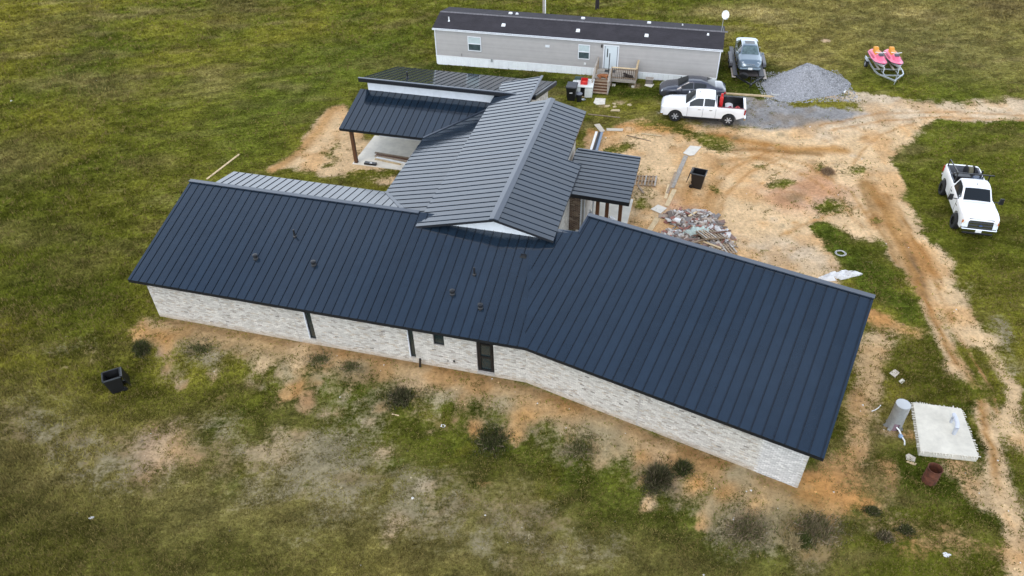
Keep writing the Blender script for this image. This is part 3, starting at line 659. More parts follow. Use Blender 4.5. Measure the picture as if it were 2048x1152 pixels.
# brick holes are measured along the wall
hl = [(o_[0] - pl[0], o_[1] - pl[0], o_[2], 9) for o_ in ops]
ctrl = [14.33, 8.2, 4.1]
bricks(wallA, pl, pj, -.12, HE - .17, hl + [(c_ - .006, c_ + .010, -9, 9) for c_ in ctrl])
ph = g2h(LG - .5, OV)
wallG = wallseg('right_front_wall', pj, ph, -1.2, zt_, zt_, .22, MORT)
LWG = math.dist(pj, ph)
bricks(wallG, pj, ph, -.12, HE - .17, [(5.6, 5.616, -9, 9)], single=lambda s, z: s > LWG - 1.85)
for o_, (nm, sub) in zip(ops, [('slot_window', 0), ('slot_window', 0), ('square_window', 0), ('patio_door', 1)]):
    u0, u1, z0 = o_
    fr = MB(); t = .045; zt2 = HE - .12
    fr.box(u0 + .004, u0 + t, OV + .07, OV + .15, z0, zt2).box(u1 - t, u1 - .004, OV + .07, OV + .15, z0, zt2).box(u0 + t, u1 - t, OV + .07, OV + .15, z0, z0 + t)
    f = fr.build(nm, BFRAME, house)
    B(u0 + t, u1 - t, OV + .10, OV + .12, z0 + t, zt2).build('pane', DGLASS, f)
    if nm == 'slot_window': B(u0 - .035, u0 + .003, OV - .014, OV + .06, z0, zt2).build('window_trim', WHITEB, f)
    if nm == 'patio_door':
        g_ = MB().box(u0 + .045, u0 + .17, OV + .03, OV + .075, z0 + .03, zt2).box(u1 - .17, u1 - .045, OV + .03, OV + .075, z0 + .03, zt2)
        for zz in (z0 + .03, z0 + .92, z0 + 1.75): g_.box(u0 + .17, u1 - .17, OV + .03, OV + .075, zz, zz + .09)
        g_.build('door_frame', BFRAME, f)
        B(u0 - .02, u1 + .03, OV - .09, OV - .013, z0 - .06, z0 - .002).build('door_sill', MORT, f)
B(-3.66, -3.58, OV - .07, OV - .013, .58, .66).build('wall_tap', BLKP, house)
B(-3.95, -3.92, OV - .05, OV - .013, .52, .60).build('wall_tap', BLKP, house)
# soffits
def soff(nm, pts, z): MB().prism(pts, z - .02, z).build(nm, SOFF, house)
# other walls
zr = HE + pG * WG - .18
pg2 = g2h(LG - .5, WG - .4); pg3 = g2h(-.2, WG - .4)
we = wallseg('right_end_wall', ph, pg2, -1.2, HE - .05, zr - .1, .2, MORT)
bricks(we, ph, pg2, -.12, 4.7, top=lambda s: HE - .12 + pG * s)
wallseg('rear_garage_wall', pg2, pg3, -.3, zr, zr, .2, MORT)
wallseg('left_end_wall', (-LA + .5, WA - .3), (-LA + .5, OV + .22), -1.2, HE + pA * (WA - .3) - .2, HE - .05, .2, MORT)
wallseg('left_end_wall', (-LA + .5, WA + HB - .5), (-LA + .5, WA - .3), -.3, HE - .08, HE + pB * (HB + .2) - .2, .2, MORT)
wallseg('courtyard_wall', (UD + .6, WA + HB - .5), (-LA + .5, WA + HB - .5), -.3, HE - .08, HE - .08, .2, MORT)
wallseg('courtyard_wall', (UD + .6, VE - .1), (UD + .6, WA + HB - .5), -.3, HE, HE, .2, MORT)
wallseg('ridge_wall', (-7, WA - .02), (-LA + .02, WA - .02), 3.6, zA(0, WA) - .175, zA(0, WA) - .175, .1, FASC)
# gable body
cw = 4.18
w1 = wallseg('gable_side_wall', (UC + WR2 - .62, WA - .2), (UC + WR2 - .62, 13.15), -.3, cw + .35, cw + .35, .2, MORT)
bricks(w1, (UC + WR2 - .62, WA + .1), (UC + WR2 - .62, 13.14), -.05, cw + .3, dirt=False)
wallseg('gable_side_wall', (UC + WR - .5, 13.2), (UC + WR - .5, VC1 - .5), -.3, cw + .5, cw + .5, .2, MORT)
wallseg('gable_side_wall', (UC - WL + .6, VC1 - .5), (UC - WL + .6, 6.4), 3.0, 4.3, 4.3, .2, WHITEB)
# gable front: white boards
for i_ in range(12):
    ua_ = UC - WL + .55 + i_ * (WL + WR2 - 1.1) / 12; ub_ = UC - WL + .55 + (i_ + 1) * (WL + WR2 - 1.1) / 12
    f_ = lambda u: (zCl(u, 0) if u < UC else zCr(u, 0)) - .135
    vs = [(ua_ + .003, 6.05), (ub_ - .003, 6.05), (ub_ - .003, 6.12), (ua_ + .003, 6.12)]
    MB().prism(vs, 4.0, lambda x, y: f_(x)).build('gable_board', WHITEB, house)
MB().prism([(UC - WL + .6, 6.12), (UC + WR2 - .6, 6.12), (UC + WR2 - .6, 6.3), (UC, 6.3), (UC - WL + .6, 6.3)], 3.9, 4.35).build('gable_backing', SOFF, house)
# clerestory boards and back wing walls
n_b = 22; u0 = UF + .42; u1 = -4.7
for i_ in range(n_b):
    a_ = u0 + (u1 - u0) * i_ / n_b; b_ = u0 + (u1 - u0) * (i_ + 1) / n_b
    MB().box(a_ + .004, b_ - .004, VE2 - .05, VE2, zE(0, VE2) + .02, zF(0, VE2) - .24).build('clerestory_board', WHITEB, house)
B(u0, u1, VE2, VE2 + .14, 3.4, zF(0, VE2) - .26).build('clerestory_backing', SOFF, house)
wallseg('back_porch_wall', (UF + .5, 21.15), (UD + .5, 21.15), -.3, 3.7, 3.7, .15, WHITEB)
wallseg('back_wing_wall', (UF + .5, VF2 - .4), (UF + .5, 21.3), -.3, zF(0, VF2 - .4) - .22, zF(0, 21.2) - .3, .2, MORT)
wallseg('back_wing_wall', (-4.8, VF2 - .4), (UF + .7, VF2 - .4), -.3, 2.6, 2.6, .2, MORT)
w2 = wallseg('back_wing_wall', (-4.8, 20.75), (-4.8, VF2 - .4), -.3, 4.3, 2.6, .2, MORT)
bricks(w2, (-4.8, 20.8), (-4.8, VF2 - .45), .0, 4.2, top=lambda s: zF(0, 20.8 + s) - .25, dirt=False)
w3 = wallseg('back_wing_wall', (-5.3, 20.75), (-4.8, 20.75), -.3, 4.4, 4.4, .2, MORT)
wallseg('gable_rear_wall', (UC + WR - .6, VC1 - .5), (-5.2, VC1 - .5), -.3, 4.5, 4.5, .2, MORT)
# porch posts, slabs
def post(u, v, z1, s=.2, z0=-.05): return B(u - s / 2, u + s / 2, v - s / 2, v + s / 2, z0, z1).build('porch_post', TIMBER, house)
pb = post(-16.15, VE + .55, HE - .06, .21); B(-16.28, -16.02, VE + .42, VE + .68, -.05, .06).build('post_base', BLKP, pb)
def usee(px, py, v): return HF.plane(px, py, (0, v, 0), (0, 1, 0))[0]
post(usee(1195, 418, VP0 + .45), VP0 + .45, HE - .1, .20); post(usee(1214, 418, VP0 + .75), VP0 + .75, HE - .1, .20); post(2.45, VP1 - .75, HE - .1, .2); post(2.45, VP0 + .6, HE - .1, .2)
B(-.1, 2.8, VP0 - .2, VP1 - .4, -.3, .06).build('front_porch_slab', CONC, house)
MB().prism([(-16.35, VE + .30), (UD + .6, VE + .30), (UD + .6, 21.14), (-16.35, 21.14)], -.3, .05).build('back_porch_slab', CONC, house)
# entry wall under the front porch
w4 = wallseg('entry_wall', (UC + WR2 - .62, 13.16), (.12, 13.16), -.3, HE - .2, HE - .2, .25, MORT)
bricks(w4, (UC + WR2 - .62, 13.16), (.12, 13.16), -.02, HE - .28, pal=PALB, dirt=False)
B(.125, .19, 13.12, 13.42, 0, HE - .2).build('entry_trim', WHITEB, house)
B(.19, .33, 13.3, 13.36, 0, HE - .3).build('entry_window', BFRAME, house)
B(.33, .37, 13.14, 13.40, 0, HE - .2).build('entry_trim', WHITEB, house)
wallseg('entry_return_wall', (.37, 13.2), (.37, 17.1), -.1, HE - .25, HE - .25, .2, MORT)
B(.70, .78, 13.9, 13.98, .06, HE - .1).build('white_corner_trim', WHITEB, house)
# things standing through the roofs
def vent(px, py, fr_, zf, big):
    P = HF.plane(px, py, (0, 0, zf(0, 0)), (-(zf(1, 0) - zf(0, 0)), -(zf(0, 1) - zf(0, 0)), 1))
    u, v = P[0], P[1]; z = zf(u, v)
    if big == 'pipe': mb = MB().lathe([(.10, -.02), (.10, .06), (.055, .1), (.05, .46), (.03, .46)], (u, v, z), 12)
    elif big == 'flat': mb = MB().box(u - .16, u + .16, v - .12, v + .12, z - .02, z + .09, .03)
    else: mb = MB().lathe([(.13, -.02), (.13, .06), (.10, .1), (.10, .2), (.13, .2), (.13, .27), (.02, .3)], (u, v, z), 12)
    mb.build('roof_vent', BLKP, house, smooth=35)
for px, py, b_ in [(590, 474, 'pipe'), (512, 518, 'cap'), (628, 531, 'cap'), (949, 550, 'pipe'), (905, 589, 'cap'), (961, 617, 'cap'), (1047, 513, 'flat')]: vent(px, py, HF, zA, b_)
vent(815, 156, HF, zF, 'pipe')

# ------------------------------------------------------------------ mobile home
tz = 0.85; te = 3.15; tw = 4.8; tr_h = 3.66; TLn = 22.97
mh = empty('mobile_home', (TF.o[0], TF.o[1], 0), TF.a, 'long single-wide mobile home with taupe siding, white skirting and dark shingle roof', 'mobile home')
body = B(.15, TLn - .15, .15, tw - .15, .1, te).build('wall', SIDING, mh)
def tsee(px, py, v=.13): P = TF.plane(px, py, (0, v, 0), (0, 1, 0)); return P[0], P[2]
holes_t = []
w1a, w1b = tsee(935, 72), tsee(963, 103); w2a, w2b = tsee(1157, 88), tsee(1179, 119); dra, drb = tsee(1209, 90), tsee(1233, 138)
WINS = [(w1a[0], w1b[0], w1b[1], w1a[1]), (w2a[0], w2b[0], w2b[1], w2a[1])]
DOOR = (dra[0], drb[0] + .05, .93, dra[1])
n_s = 21; hs = (te - tz) / n_s
def in_gap(z0, z1): return sorted([(a, b) for a, b, c, d in WINS + [DOOR] if z1 > c + .01 and z0 < d - .01])
plank = {}
for k in range(n_s):
    z0 = tz + k * hs; segs = []; s = .15
    for a, b in in_gap(z0, z0 + hs): segs.append((s, a)); s = b
    segs.append((s, TLn - .15))
    mb = MB()
    for a, b in segs:
        mb.add([(a, .15, z0), (b, .15, z0), (b, .15, z0 + hs), (a, .15, z0 + hs), (a, .118, z0), (b, .118, z0), (b, .142, z0 + hs), (a, .142, z0 + hs)], [(4, 5, 6, 7), (0, 1, 5, 4), (1, 2, 6, 5), (2, 3, 7, 6), (3, 0, 4, 7)])
    mb.build('siding_plank', SIDING, body)
    for s_, x in ((-1, .15), (1, TLn - .15)):
        o_ = MB().add([(x, .15, z0), (x, tw - .15, z0), (x, tw - .15, z0 + hs), (x, .15, z0 + hs), (x + s_ * .03, .15, z0), (x + s_ * .03, tw - .15, z0), (x + s_ * .008, tw - .15, z0 + hs), (x + s_ * .008, .15, z0 + hs)], [(4, 5, 6, 7), (0, 1, 5, 4), (1, 2, 6, 5), (2, 3, 7, 6), (3, 0, 4, 7)]).build('siding_plank', SIDING, body)
n_k = 56
for i_ in range(n_k):
    a_ = .12 + (TLn - .24) * i_ / n_k; b_ = .12 + (TLn - .24) * (i_ + 1) / n_k
    x, y = TF.wor((a_ + b_) / 2, .1); g0 = float(gz(x, y)) - .05
    mb = MB().box(a_ + .006, b_ - .006, .085, .11, g0, tz - .03); mb.box(a_ + .15, a_ + .19, .075, .085, g0, tz - .03)
    mb.build('skirting_panel', SKIRT, mh)
for s_ in (.10, TLn - .125): B(s_, s_ + .025, .115, tw - .1, -.1, tz).build('skirting_panel', SKIRT, mh)
B(.1, TLn - .1, .07, .12, tz - .03, tz + .03).build('skirting_rail', SKIRT, mh)
B(-.02, TLn + .02, -.03, .03, te - .10, te + .04).build('fascia', WHITEB, mh)
B(0.0, TLn, .03, .14, te - .10, te - .07).build('soffit', WHITEB, mh)
for x in (.10, TLn - .17): B(x, x + .08, .10, .17, tz, te - .1).build('corner_trim', WHITEB, mh)
# roof with shingle courses
slope = (tr_h - te) / (tw / 2)
rf = MB().add([(-.02, -.02, te), (TLn + .02, -.02, te), (TLn + .02, tw / 2, tr_h), (-.02, tw / 2, tr_h), (-.02, tw + .02, te), (TLn + .02, tw + .02, te)], [(0, 1, 2, 3), (3, 2, 5, 4), (0, 3, 4), (1, 5, 2), (0, 4, 5, 1)]).build('roof', SHING, mh)
nc = 17
for side in (0, 1):
    mb = MB()
    for k in range(nc):
        y0 = -.04 + (tw / 2 + .04) * k / nc; y1 = -.04 + (tw / 2 + .04) * (k + 1) / nc
        zz = lambda y: te + slope * y
        if side: f2 = lambda y: tw - y
        else: f2 = lambda y: y
        x = -.04
        while x < TLn + .03:
            ww = min(random.uniform(.28, .36), TLn + .04 - x)
            if ww > .02:
                h = random.uniform(.010, .018)
                v = [(x + .004, f2(y0), zz(y0) + h), (x + ww - .004, f2(y0), zz(y0) + h), (x + ww - .004, f2(y1), zz(y1) + .004), (x + .004, f2(y1), zz(y1) + .004), (x + .004, f2(y0), zz(y0)), (x + ww - .004, f2(y0), zz(y0))]
                mb.add(v, [(0, 1, 2, 3) if not side else (3, 2, 1, 0), (4, 5, 1, 0)])
            x += .32
    tag(mb.build('shingles', SHING, mh), kind='stuff')
rc = MB(); x = -.02
while x < TLn:
    for sg in (-1, 1): rc.add([(x, tw / 2, tr_h + .03), (x + .27, tw / 2, tr_h + .03), (x + .27, tw / 2 + sg * .15, tr_h + .025 - slope * .15), (x, tw / 2 + sg * .15, tr_h + .025 - slope * .15)], [(0, 1, 2, 3)])
    x += .28
rc.build('ridge_shingles', SHINGL, mh)
def rsee(px, py, back=False):
    if back: return TF.plane(px, py, (0, tw / 2, tr_h), (0, slope, 1))
    return TF.plane(px, py, (0, 0, te), (0, -slope, 1))
for px, py, bk, sz in [(1007, 51, 0, .17), (1156, 62, 0, .17), (1293, 72, 0, .17), (1416, 70, 0, .10), (1021, 28, 1, .17), (1034, 29, 1, .12), (1166, 38, 1, .17), (1298, 47, 1, .17), (1365, 51, 1, .07)]:
    P = rsee(px, py, bk); B(P[0] - sz, P[0] + sz, P[1] - sz * .9, P[1] + sz * .9, P[2] - .05, P[2] + .13, .04).build('roof_vent', WPLA, mh)
P = rsee(898, 42); MB().lathe([(.12, -.03), (.05, .06), (.045, .34), (.02, .34)], (P[0], P[1], P[2]), 10).build('vent_pipe', WPLA, mh)
for (a, b, c, d) in WINS:
    f = MB().box(a, a + .06, .07, .13, c, d).box(b - .06, b, .07, .13, c, d).box(a + .06, b - .06, .07, .13, d - .06, d).box(a + .06, b - .06, .07, .13, c, c + .06).box(a + .06, b - .06, .075, .125, (c + d) / 2 - .03, (c + d) / 2 + .03).build('window', WHITEB, mh)
    B(a + .06, b - .06, .105, .115, c + .06, (c + d) / 2 - .03).build('lower_pane', mat('grey_window_glass', (.06, .085, .09), rough=.12, var=.4, vscale=3), f)
    B(a + .06, b - .06, .105, .115, (c + d) / 2 + .03, d - .06).build('upper_pane', mat('blind_behind_glass', (.50, .58, .58), rough=.25, var=.08, vscale=5), f)
a, b, c, d = DOOR
f = MB().box(a - .05, a + .03, .06, .13, c, d + .05).box(b - .03, b + .05, .06, .13, c, d + .05).box(a + .03, b - .03, .06, .13, d - .03, d + .05).build('door_frame', WHITEB, mh)
dl = B(a + .10, b - .10, .085, .12, c + .02, d - .04).build('door', mat('white_storm_door', (.62, .68, .70), rough=.35), f)
B(a + .03, a + .10, .095, .12, c + .02, d - .04).build('door_stile', mat('grey_door_jamb', (.25, .27, .30), rough=.5), f); B(b - .10, b - .03, .095, .12, c + .02, d - .04).build('door_stile', MATS['grey_door_jamb'], f)
B(a + .24, a + .32, .078, .086, d - .95, d - .25).build('door_window', BFRAME, dl)
x, z = tsee(1204, 91); B(x - .06, x + .06, .02, .12, z - .13, z + .1, .02).build('porch_light', BLKP, mh)
x, z = tsee(1095, 92); B(x - .17, x + .17, .09, .117, z - .1, z + .1).build('wall_vent', WHITEB, mh)
x, z = tsee(1170, 127); B(x - .08, x + .08, .06, .117, z - .08, z + .08).build('outlet_box', WPLA, mh)
x, z = tsee(984, 120); B(x - .07, x + .07, .02, .08, z - .12, z + .12).build('utility_box', GALV, mh)
x, z = tsee(924, 112); B(x - .015, x + .015, .09, .117, z - .02, z + .22).build('cable', BLKP, mh)
# satellite dish
P = rsee(1442, 66)
sd = empty('satellite_dish', tuple([*TF.wor(TLn - .25, tw / 2 - .05), tr_h]), TF.a, 'white satellite dish on a thin mast at the right end of the mobile home roof', 'satellite dish')
MB().tube([(0, 0, -.05), (0, 0, 1.15), (.03, -.08, 1.25)], .022, 8).tube([(.25, 0, -.1), (0, 0, .5)], .012, 6).build('mast', GALV, sd)
dd = MB().lathe([(0.02, .0), (.12, .012), (.24, .045), (.33, .09), (.335, .10), (.32, .105), (.2, .05), (.02, .02)], n=22).build('dish', WPLA, sd, smooth=40)
dd.location = (.05, -.10, 1.35); dd.rotation_euler = (R_(68), 0, R_(35))
MB().tube([(.03, -.1, 1.1), (.25, -.42, 1.2)], .012, 6).box(.22, .30, -.48, -.40, 1.17, 1.25).build('receiver_arm', GALV, sd)
# wooden porch with steps
x0 = DOOR[0] - .38; zd = .93
def gw(fr_, u, v): x, y = fr_.wor(u, v); return float(gz(x, y))
gl_ = gw(TF, x0 + 1, -2.5)
lx1 = x0 + 1.25; dxr = tsee(1272, 150, -1.6)[0]
dk = empty('porch_steps', (*TF.wor(0, 0), 0), TF.a, 'weathered wooden porch with stairs and railings in front of the mobile home door', 'porch')
vy = 0.06
for k in range(13):  # landing and deck boards run away from the wall
    y1 = vy - k * .145; B(x0, dxr if y1 > -1.55 else lx1, y1 - .138, y1, zd - .035, zd).build('deck_board', GREYW, dk)
yb = vy - 13 * .145
B(x0, lx1, yb - .04, yb - .002, zd - .2, zd - .04).build('rim_joist', OLDW, dk); B(lx1, dxr, -1.68, -1.64, zd - .22, zd - .037).build('rim_joist', GREYW, dk)
B(dxr, dxr + .04, -1.66, vy, zd - .22, zd - .037).build('rim_joist', GREYW, dk)
ns = 5
for k in range(ns):
    z = zd - (k + 1) * (zd - gl_) / (ns + 1); y1 = yb - .02 - k * .27
    B(x0 + .05, lx1 - .05, y1 - .26, y1, z - .035, z).build('step_tread', OLDW, dk)
    B(x0 + .05, lx1 - .05, y1 - .012, y1, z, z + .12).build('step_riser', TIMBER, dk)
yf = yb - .02 - ns * .27
for xx in (x0, lx1 - .04):
    MB().add([(xx, yb, zd - .03), (xx + .045, yb, zd - .03), (xx + .045, yf, gl_ + .12), (xx, yf, gl_ + .12), (xx, yb, zd - .34), (xx + .045, yb, zd - .34), (xx + .045, yf + .1, gl_ - .05), (xx, yf + .1, gl_ - .05)], [(0, 1, 2, 3), (7, 6, 5, 4), (0, 4, 5, 1), (1, 5, 6, 2), (2, 6, 7, 3), (3, 7, 4, 0)]).build('stringer', GREYW, dk)
    for yy, zb, zt in ((yb - .05, zd - .5, zd + .9), (yf + .1, gl_ - .1, gl_ + 1.0)): B(xx - .045, xx + .045, yy - .045, yy + .045, zb, zt).build('rail_post', GREYW, dk)
    MB().bar((xx, yb - .02, zd + .93), (xx, yf + .05, gl_ + 1.04), .14, .04).build('handrail', GREYW, dk)
MB().bar((x0, -.0, zd + .95), (x0, yb, zd + .95), .12, .04).build('handrail', GREYW, dk)
for xx, yy in ((x0, -.03), (x0, -.95), (lx1 + .02, -1.6), (dxr, -1.6), (dxr, -.1)):
    B(xx - .045, xx + .045, yy - .045, yy + .045, gl_ - .1, zd + .95).build('rail_post', OLDW, dk)
MB().bar((lx1, -1.62, zd + .93), (dxr, -1.62, zd + .93), .14, .04).build('handrail', PINE, dk)
MB().bar((dxr, -1.66, zd + .95), (dxr, -.05, zd + .97), .15, .045).build('handrail', PINE, dk)
MB().bar((lx1, -1.62, zd + .12), (dxr, -1.62, zd + .12), .04, .07).bar((lx1, -1.62, zd + .80), (dxr, -1.62, zd + .80), .04, .07).build('rail', OLDW, dk)
for k in range(13):
    xx = lx1 + (dxr - lx1) * (k + .5) / 13; B(xx - .018, xx + .018, -1.645, -1.61, zd + .05, zd + .85).build('baluster', mat('dark_brown_baluster', (.07, .045, .03), rough=.8), dk)
for k in range(9):
    yy = -.15 - k * .16; B(dxr - .018, dxr + .018, yy - .018, yy + .018, zd + .02, zd + .94).build('baluster', OLDW, dk)
for xx, yy in ((lx1 + .25, -1.5), (dxr - .15, -1.5)): B(xx - .13, xx + .13, yy - .1, yy + .1, gl_ - .05, gl_ + .16).build('footing_block', CONCW, dk)
def thing(mb, nm, m, label, cat, loc, rz=0., group=None, smooth=None, bevel=0.):
    o = mb.build(nm, m, None, smooth, bevel); o.location = loc; o.rotation_euler = (0, 0, rz); return tag(o, label, cat, group)
X_ = TF.wor(lx1 - .28, -1.0); pp = thing(MB().tube([(0, 0, 0), (0, 0, 1.75)], .035, 8), 'black_pole', BLKP, 'tall black pole standing on the porch in front of the white door', 'pole', (*X_, zd))
# mat at door, dog, dark dog
X_ = TF.wor(DOOR[0] + .62, -.35); thing(B(-.42, .42, -.22, .22, 0, .02), 'door_mat', BLKP, 'dark mat lying at the foot of the white mobile home door', 'door mat', (*X_, zd + .001), TF.a)

def skin(name, pts, edges, rad, m, parent=None, sub=2):
    me_ = bpy.data.meshes.new(name); me_.from_pydata(pts, edges, []); me_.materials.append(m); me_.update()
    o = link(name, me_, parent)
    md = o.modifiers.new('skin', 'SKIN'); md.use_smooth_shade = True
    for i_, r in enumerate(rad): me_.skin_vertices[0].data[i_].radius = (r, r) if not isinstance(r, tuple) else r
    me_.skin_vertices[0].data[0].use_root = True
    s_ = o.modifiers.new('subd', 'SUBSURF'); s_.levels = s_.render_levels = sub
    return o
def lying_dog(name, m, label, loc, rz, sc_=1.):
    P = [(-.28, 0, .13), (-.10, .02, .15), (.12, .03, .16), (.27, 0, .19), (.38, -.05, .26), (.47, -.08, .24), (.56, -.10, .21),  # pelvis, belly, chest, shoulder, neck/head, muzzle
         (-.24, -.13, .11), (-.06, -.20, .05), (-.17, -.22, .03), (-.24, .12, .09), (-.08, .18, .04),  # hind legs
         (.27, -.11, .10), (.36, -.15, .03), (.50, -.17, .025), (.27, .11, .10), (.37, .13, .03), (.50, .12, .025),
         (-.40, .06, .10), (-.46, .18, .05), (-.36, .28, .03)]
    E_ = [(0, 1), (1, 2), (2, 3), (3, 4), (4, 5), (5, 6), (0, 7), (7, 8), (8, 9), (0, 10), (10, 11), (3, 12), (12, 13), (13, 14), (3, 15), (15, 16), (16, 17), (0, 18), (18, 19), (19, 20)]
    r = [.12, .125, .135, .11, .08, .07, .035, .07, .04, .028, .07, .04, .05, .032, .026, .05, .032, .026, .032, .022, .014]
    o = skin(name, P, E_, r, m); o.location = loc; o.rotation_euler = (0, 0, rz); o.scale = (sc_,) * 3
    for sy in (-1, 1):
        e = MB().add([(0, 0, 0), (.05, 0, .0), (.03, sy * .035, -.06), (.02, 0, .03)], [(0, 1, 3), (0, 3, 2), (3, 1, 2), (0, 2, 1)]).build('ear', m, o); e.location = (.44, -.075 + sy * .05, .29)
    return tag(o, label, 'dog')
FURB = mat('reddish_fur', (.30, .115, .045), rough=.9, var=.35, vscale=9, bump=.6, bscale=60); FURD = mat('dark_fur', (.022, .016, .014), rough=.9, var=.3, vscale=9, bump=.6, bscale=60)
X_ = TF.wor(x0 + .60, -1.62); lying_dog('dog', FURB, 'reddish brown dog lying at the head of the porch stairs', (*X_, zd), TF.a + R_(-8), 1.15)
X_ = TF.wor(dxr - .55, -1.25); lying_dog('dog', FURD, 'dark dog lying on the deck behind the porch railing', (*X_, zd), TF.a + R_(165), 1.0)
# ------------------------------------------------------------------ vehicles (x forward, y to the left)
def interp(tab, x): return float(np.interp(x, [a for a, _ in tab], [b for _, b in tab]))
class Shell:
    """lofted vehicle body: tables give sill, shoulder, roof heights and half widths along x"""
    def __init__(s, x0, x1, zb, zs, zr, ws, wr, crown=.03, arches=(), ar=.42, az=.38, bed=None):
        s.__dict__.update(locals())
    def ring(s, x):
        ws = interp(s.ws, x); zs = interp(s.zs, x); zr = interp(s.zr, x); wr = interp(s.wr, x); zb = interp(s.zb, x)
        for xa in s.arches:
            t = s.ar ** 2 - (x - xa) ** 2
            if t > 0: zb = max(zb, s.az + math.sqrt(t))
        zb = min(zb, zs - .12); zm = zb + (zs - zb) * .5
        return [(ws * .90, zb), (ws * .985, zb + .05 * (zs - zb) / .6), (ws, zm), (ws * .985, zs - .07), (ws * .955, zs), (wr, zr), (wr * .94, zr + .018), (wr * .55, zr + .018 + s.crown * .7), (0, zr + .018 + s.crown)]
    def build(s, nm, m, par, step=.06):
        xs_ = list(np.arange(s.x0, s.x1, step)) + [s.x1]
        if s.bed: xs_ = sorted(set([round(float(x), 4) for x in xs_] + [s.bed[1] + .001, s.bed[0] - .001, s.bed[0], s.bed[1]]))
        mb = MB(); V = []; K = 9
        for x in xs_:
            r = s.ring(x); V += [(x, y, z) for y, z in r] + [(x, -y, z) for y, z in r[::-1][1:]]
        n_ = 2 * K - 1; F_ = []
        for i_ in range(len(xs_) - 1):
            bedz = s.bed and s.bed[0] - 1e-6 <= xs_[i_] and xs_[i_ + 1] <= s.bed[1] + 1e-6
            for k in range(n_ - 1):
                if bedz and 5 <= k < n_ - 6: continue
                a = i_ * n_ + k; F_.append((a, a + n_, a + n_ + 1, a + 1))
            F_.append((i_ * n_, i_ * n_ + n_ - 1, (i_ + 1) * n_ + n_ - 1, (i_ + 1) * n_))
        F_.append(tuple(range(n_))); F_.append(tuple((len(xs_) - 1) * n_ + k for k in range(n_))[::-1])
        mb.add(V, F_); return mb.build(nm, m, par, smooth=38)
    def side_glass(s, nm, x0, x1, par, t0=.1, t1=.9, off=.008, m=None):
        xs_ = np.linspace(x0, x1, max(3, int((x1 - x0) / .1)));
        for sg in (1, -1):
            V = []; F_ = []
            for x in xs_:
                r = s.ring(x); (y0, z0), (y1, z1) = r[4], r[5]
                for t in (t0, t1): V.append((x, sg * (y0 + (y1 - y0) * t + off), z0 + (z1 - z0) * t + off * .4))
            for i_ in range(len(xs_) - 1): F_.append((2 * i_, 2 * i_ + 2, 2 * i_ + 3, 2 * i_ + 1) if sg < 0 else (2 * i_ + 1, 2 * i_ + 3, 2 * i_ + 2, 2 * i_))
            MB().add(V, F_).build(nm, m or CARGL, par, smooth=60)
    def top_patch(s, nm, x0, x1, par, fy=.92, off=.01, m=None):
        xs_ = np.linspace(x0, x1, 7); V = []; F_ = []
        ks = [-1, -.55, 0, .55, 1]
        for x in xs_:
            r = s.ring(x); wr = r[6][0]
            for k in ks:
                y = k * wr * fy / .94 * .97; z = np.interp(abs(y), [0, r[7][0], r[6][0]], [r[8][1], r[7][1], r[6][1]]); V.append((x, y, z + off))
        for i_ in range(6):
            for k in range(4): a = i_ * 5 + k; F_.append((a, a + 5, a + 6, a + 1))
        MB().add(V, F_).build(nm, m or CARGL, par, smooth=60)
def wheel(par, x, y, r=.38, wd=.25, rim=None, spokes=6, rr=.62):
    sg = 1 if y > 0 else -1
    t = MB().lathe([(r * rr, -wd / 2), (r * .93, -wd / 2), (r, -wd * .36), (r, wd * .36), (r * .93, wd / 2), (r * rr, wd / 2)], n=28, axis='y', cap=False).build('wheel', TYRE, par, smooth=35)
    t.location = (x, y, r)
    d = MB().lathe([(r * rr, -wd * .30), (r * rr * .95, wd * .30 * sg), (r * rr * .2, wd * .26 * sg)], n=28, axis='y', cap=False)
    d.build('wheel_well_disc', BLKP, t)
    sp = MB()
    for k in range(spokes):
        a = 2 * math.pi * k / spokes
        for da in (-.12, .12):
            sp.bar((math.cos(a) * .05, sg * wd * .33, math.sin(a) * .05), (math.cos(a + da) * r * rr * .93, sg * wd * .36, math.sin(a + da) * r * rr * .93), .028, .03)
    sp.lathe([(.05, wd * .30 * sg), (.05, wd * .40 * sg)], n=10, axis='y'); sp.build('rim', rim or mat('silver_rim', (.55, .56, .58), rough=.35, metal=.2), t)
    return t
def mirror_(par, x, y, z, m, w_=.22, h=.2):
    sg = 1 if y > 0 else -1
    mb = MB().bar((x, y - sg * .16, z - .04), (x, y + sg * .02, z), .06, .04); mb.box(x - .07, x + .05, min(y, y + sg * w_), max(y, y + sg * w_), z - h * .4, z + h * .6, .02)
    mb.build('door_mirror', m, par, bevel=.015)
def plate(par, x, y, z, nm='number_plate'):
    B(x - .01, x + .01, y - .16, y + .16, z - .08, z + .08).build(nm, WPLA, par)
    return

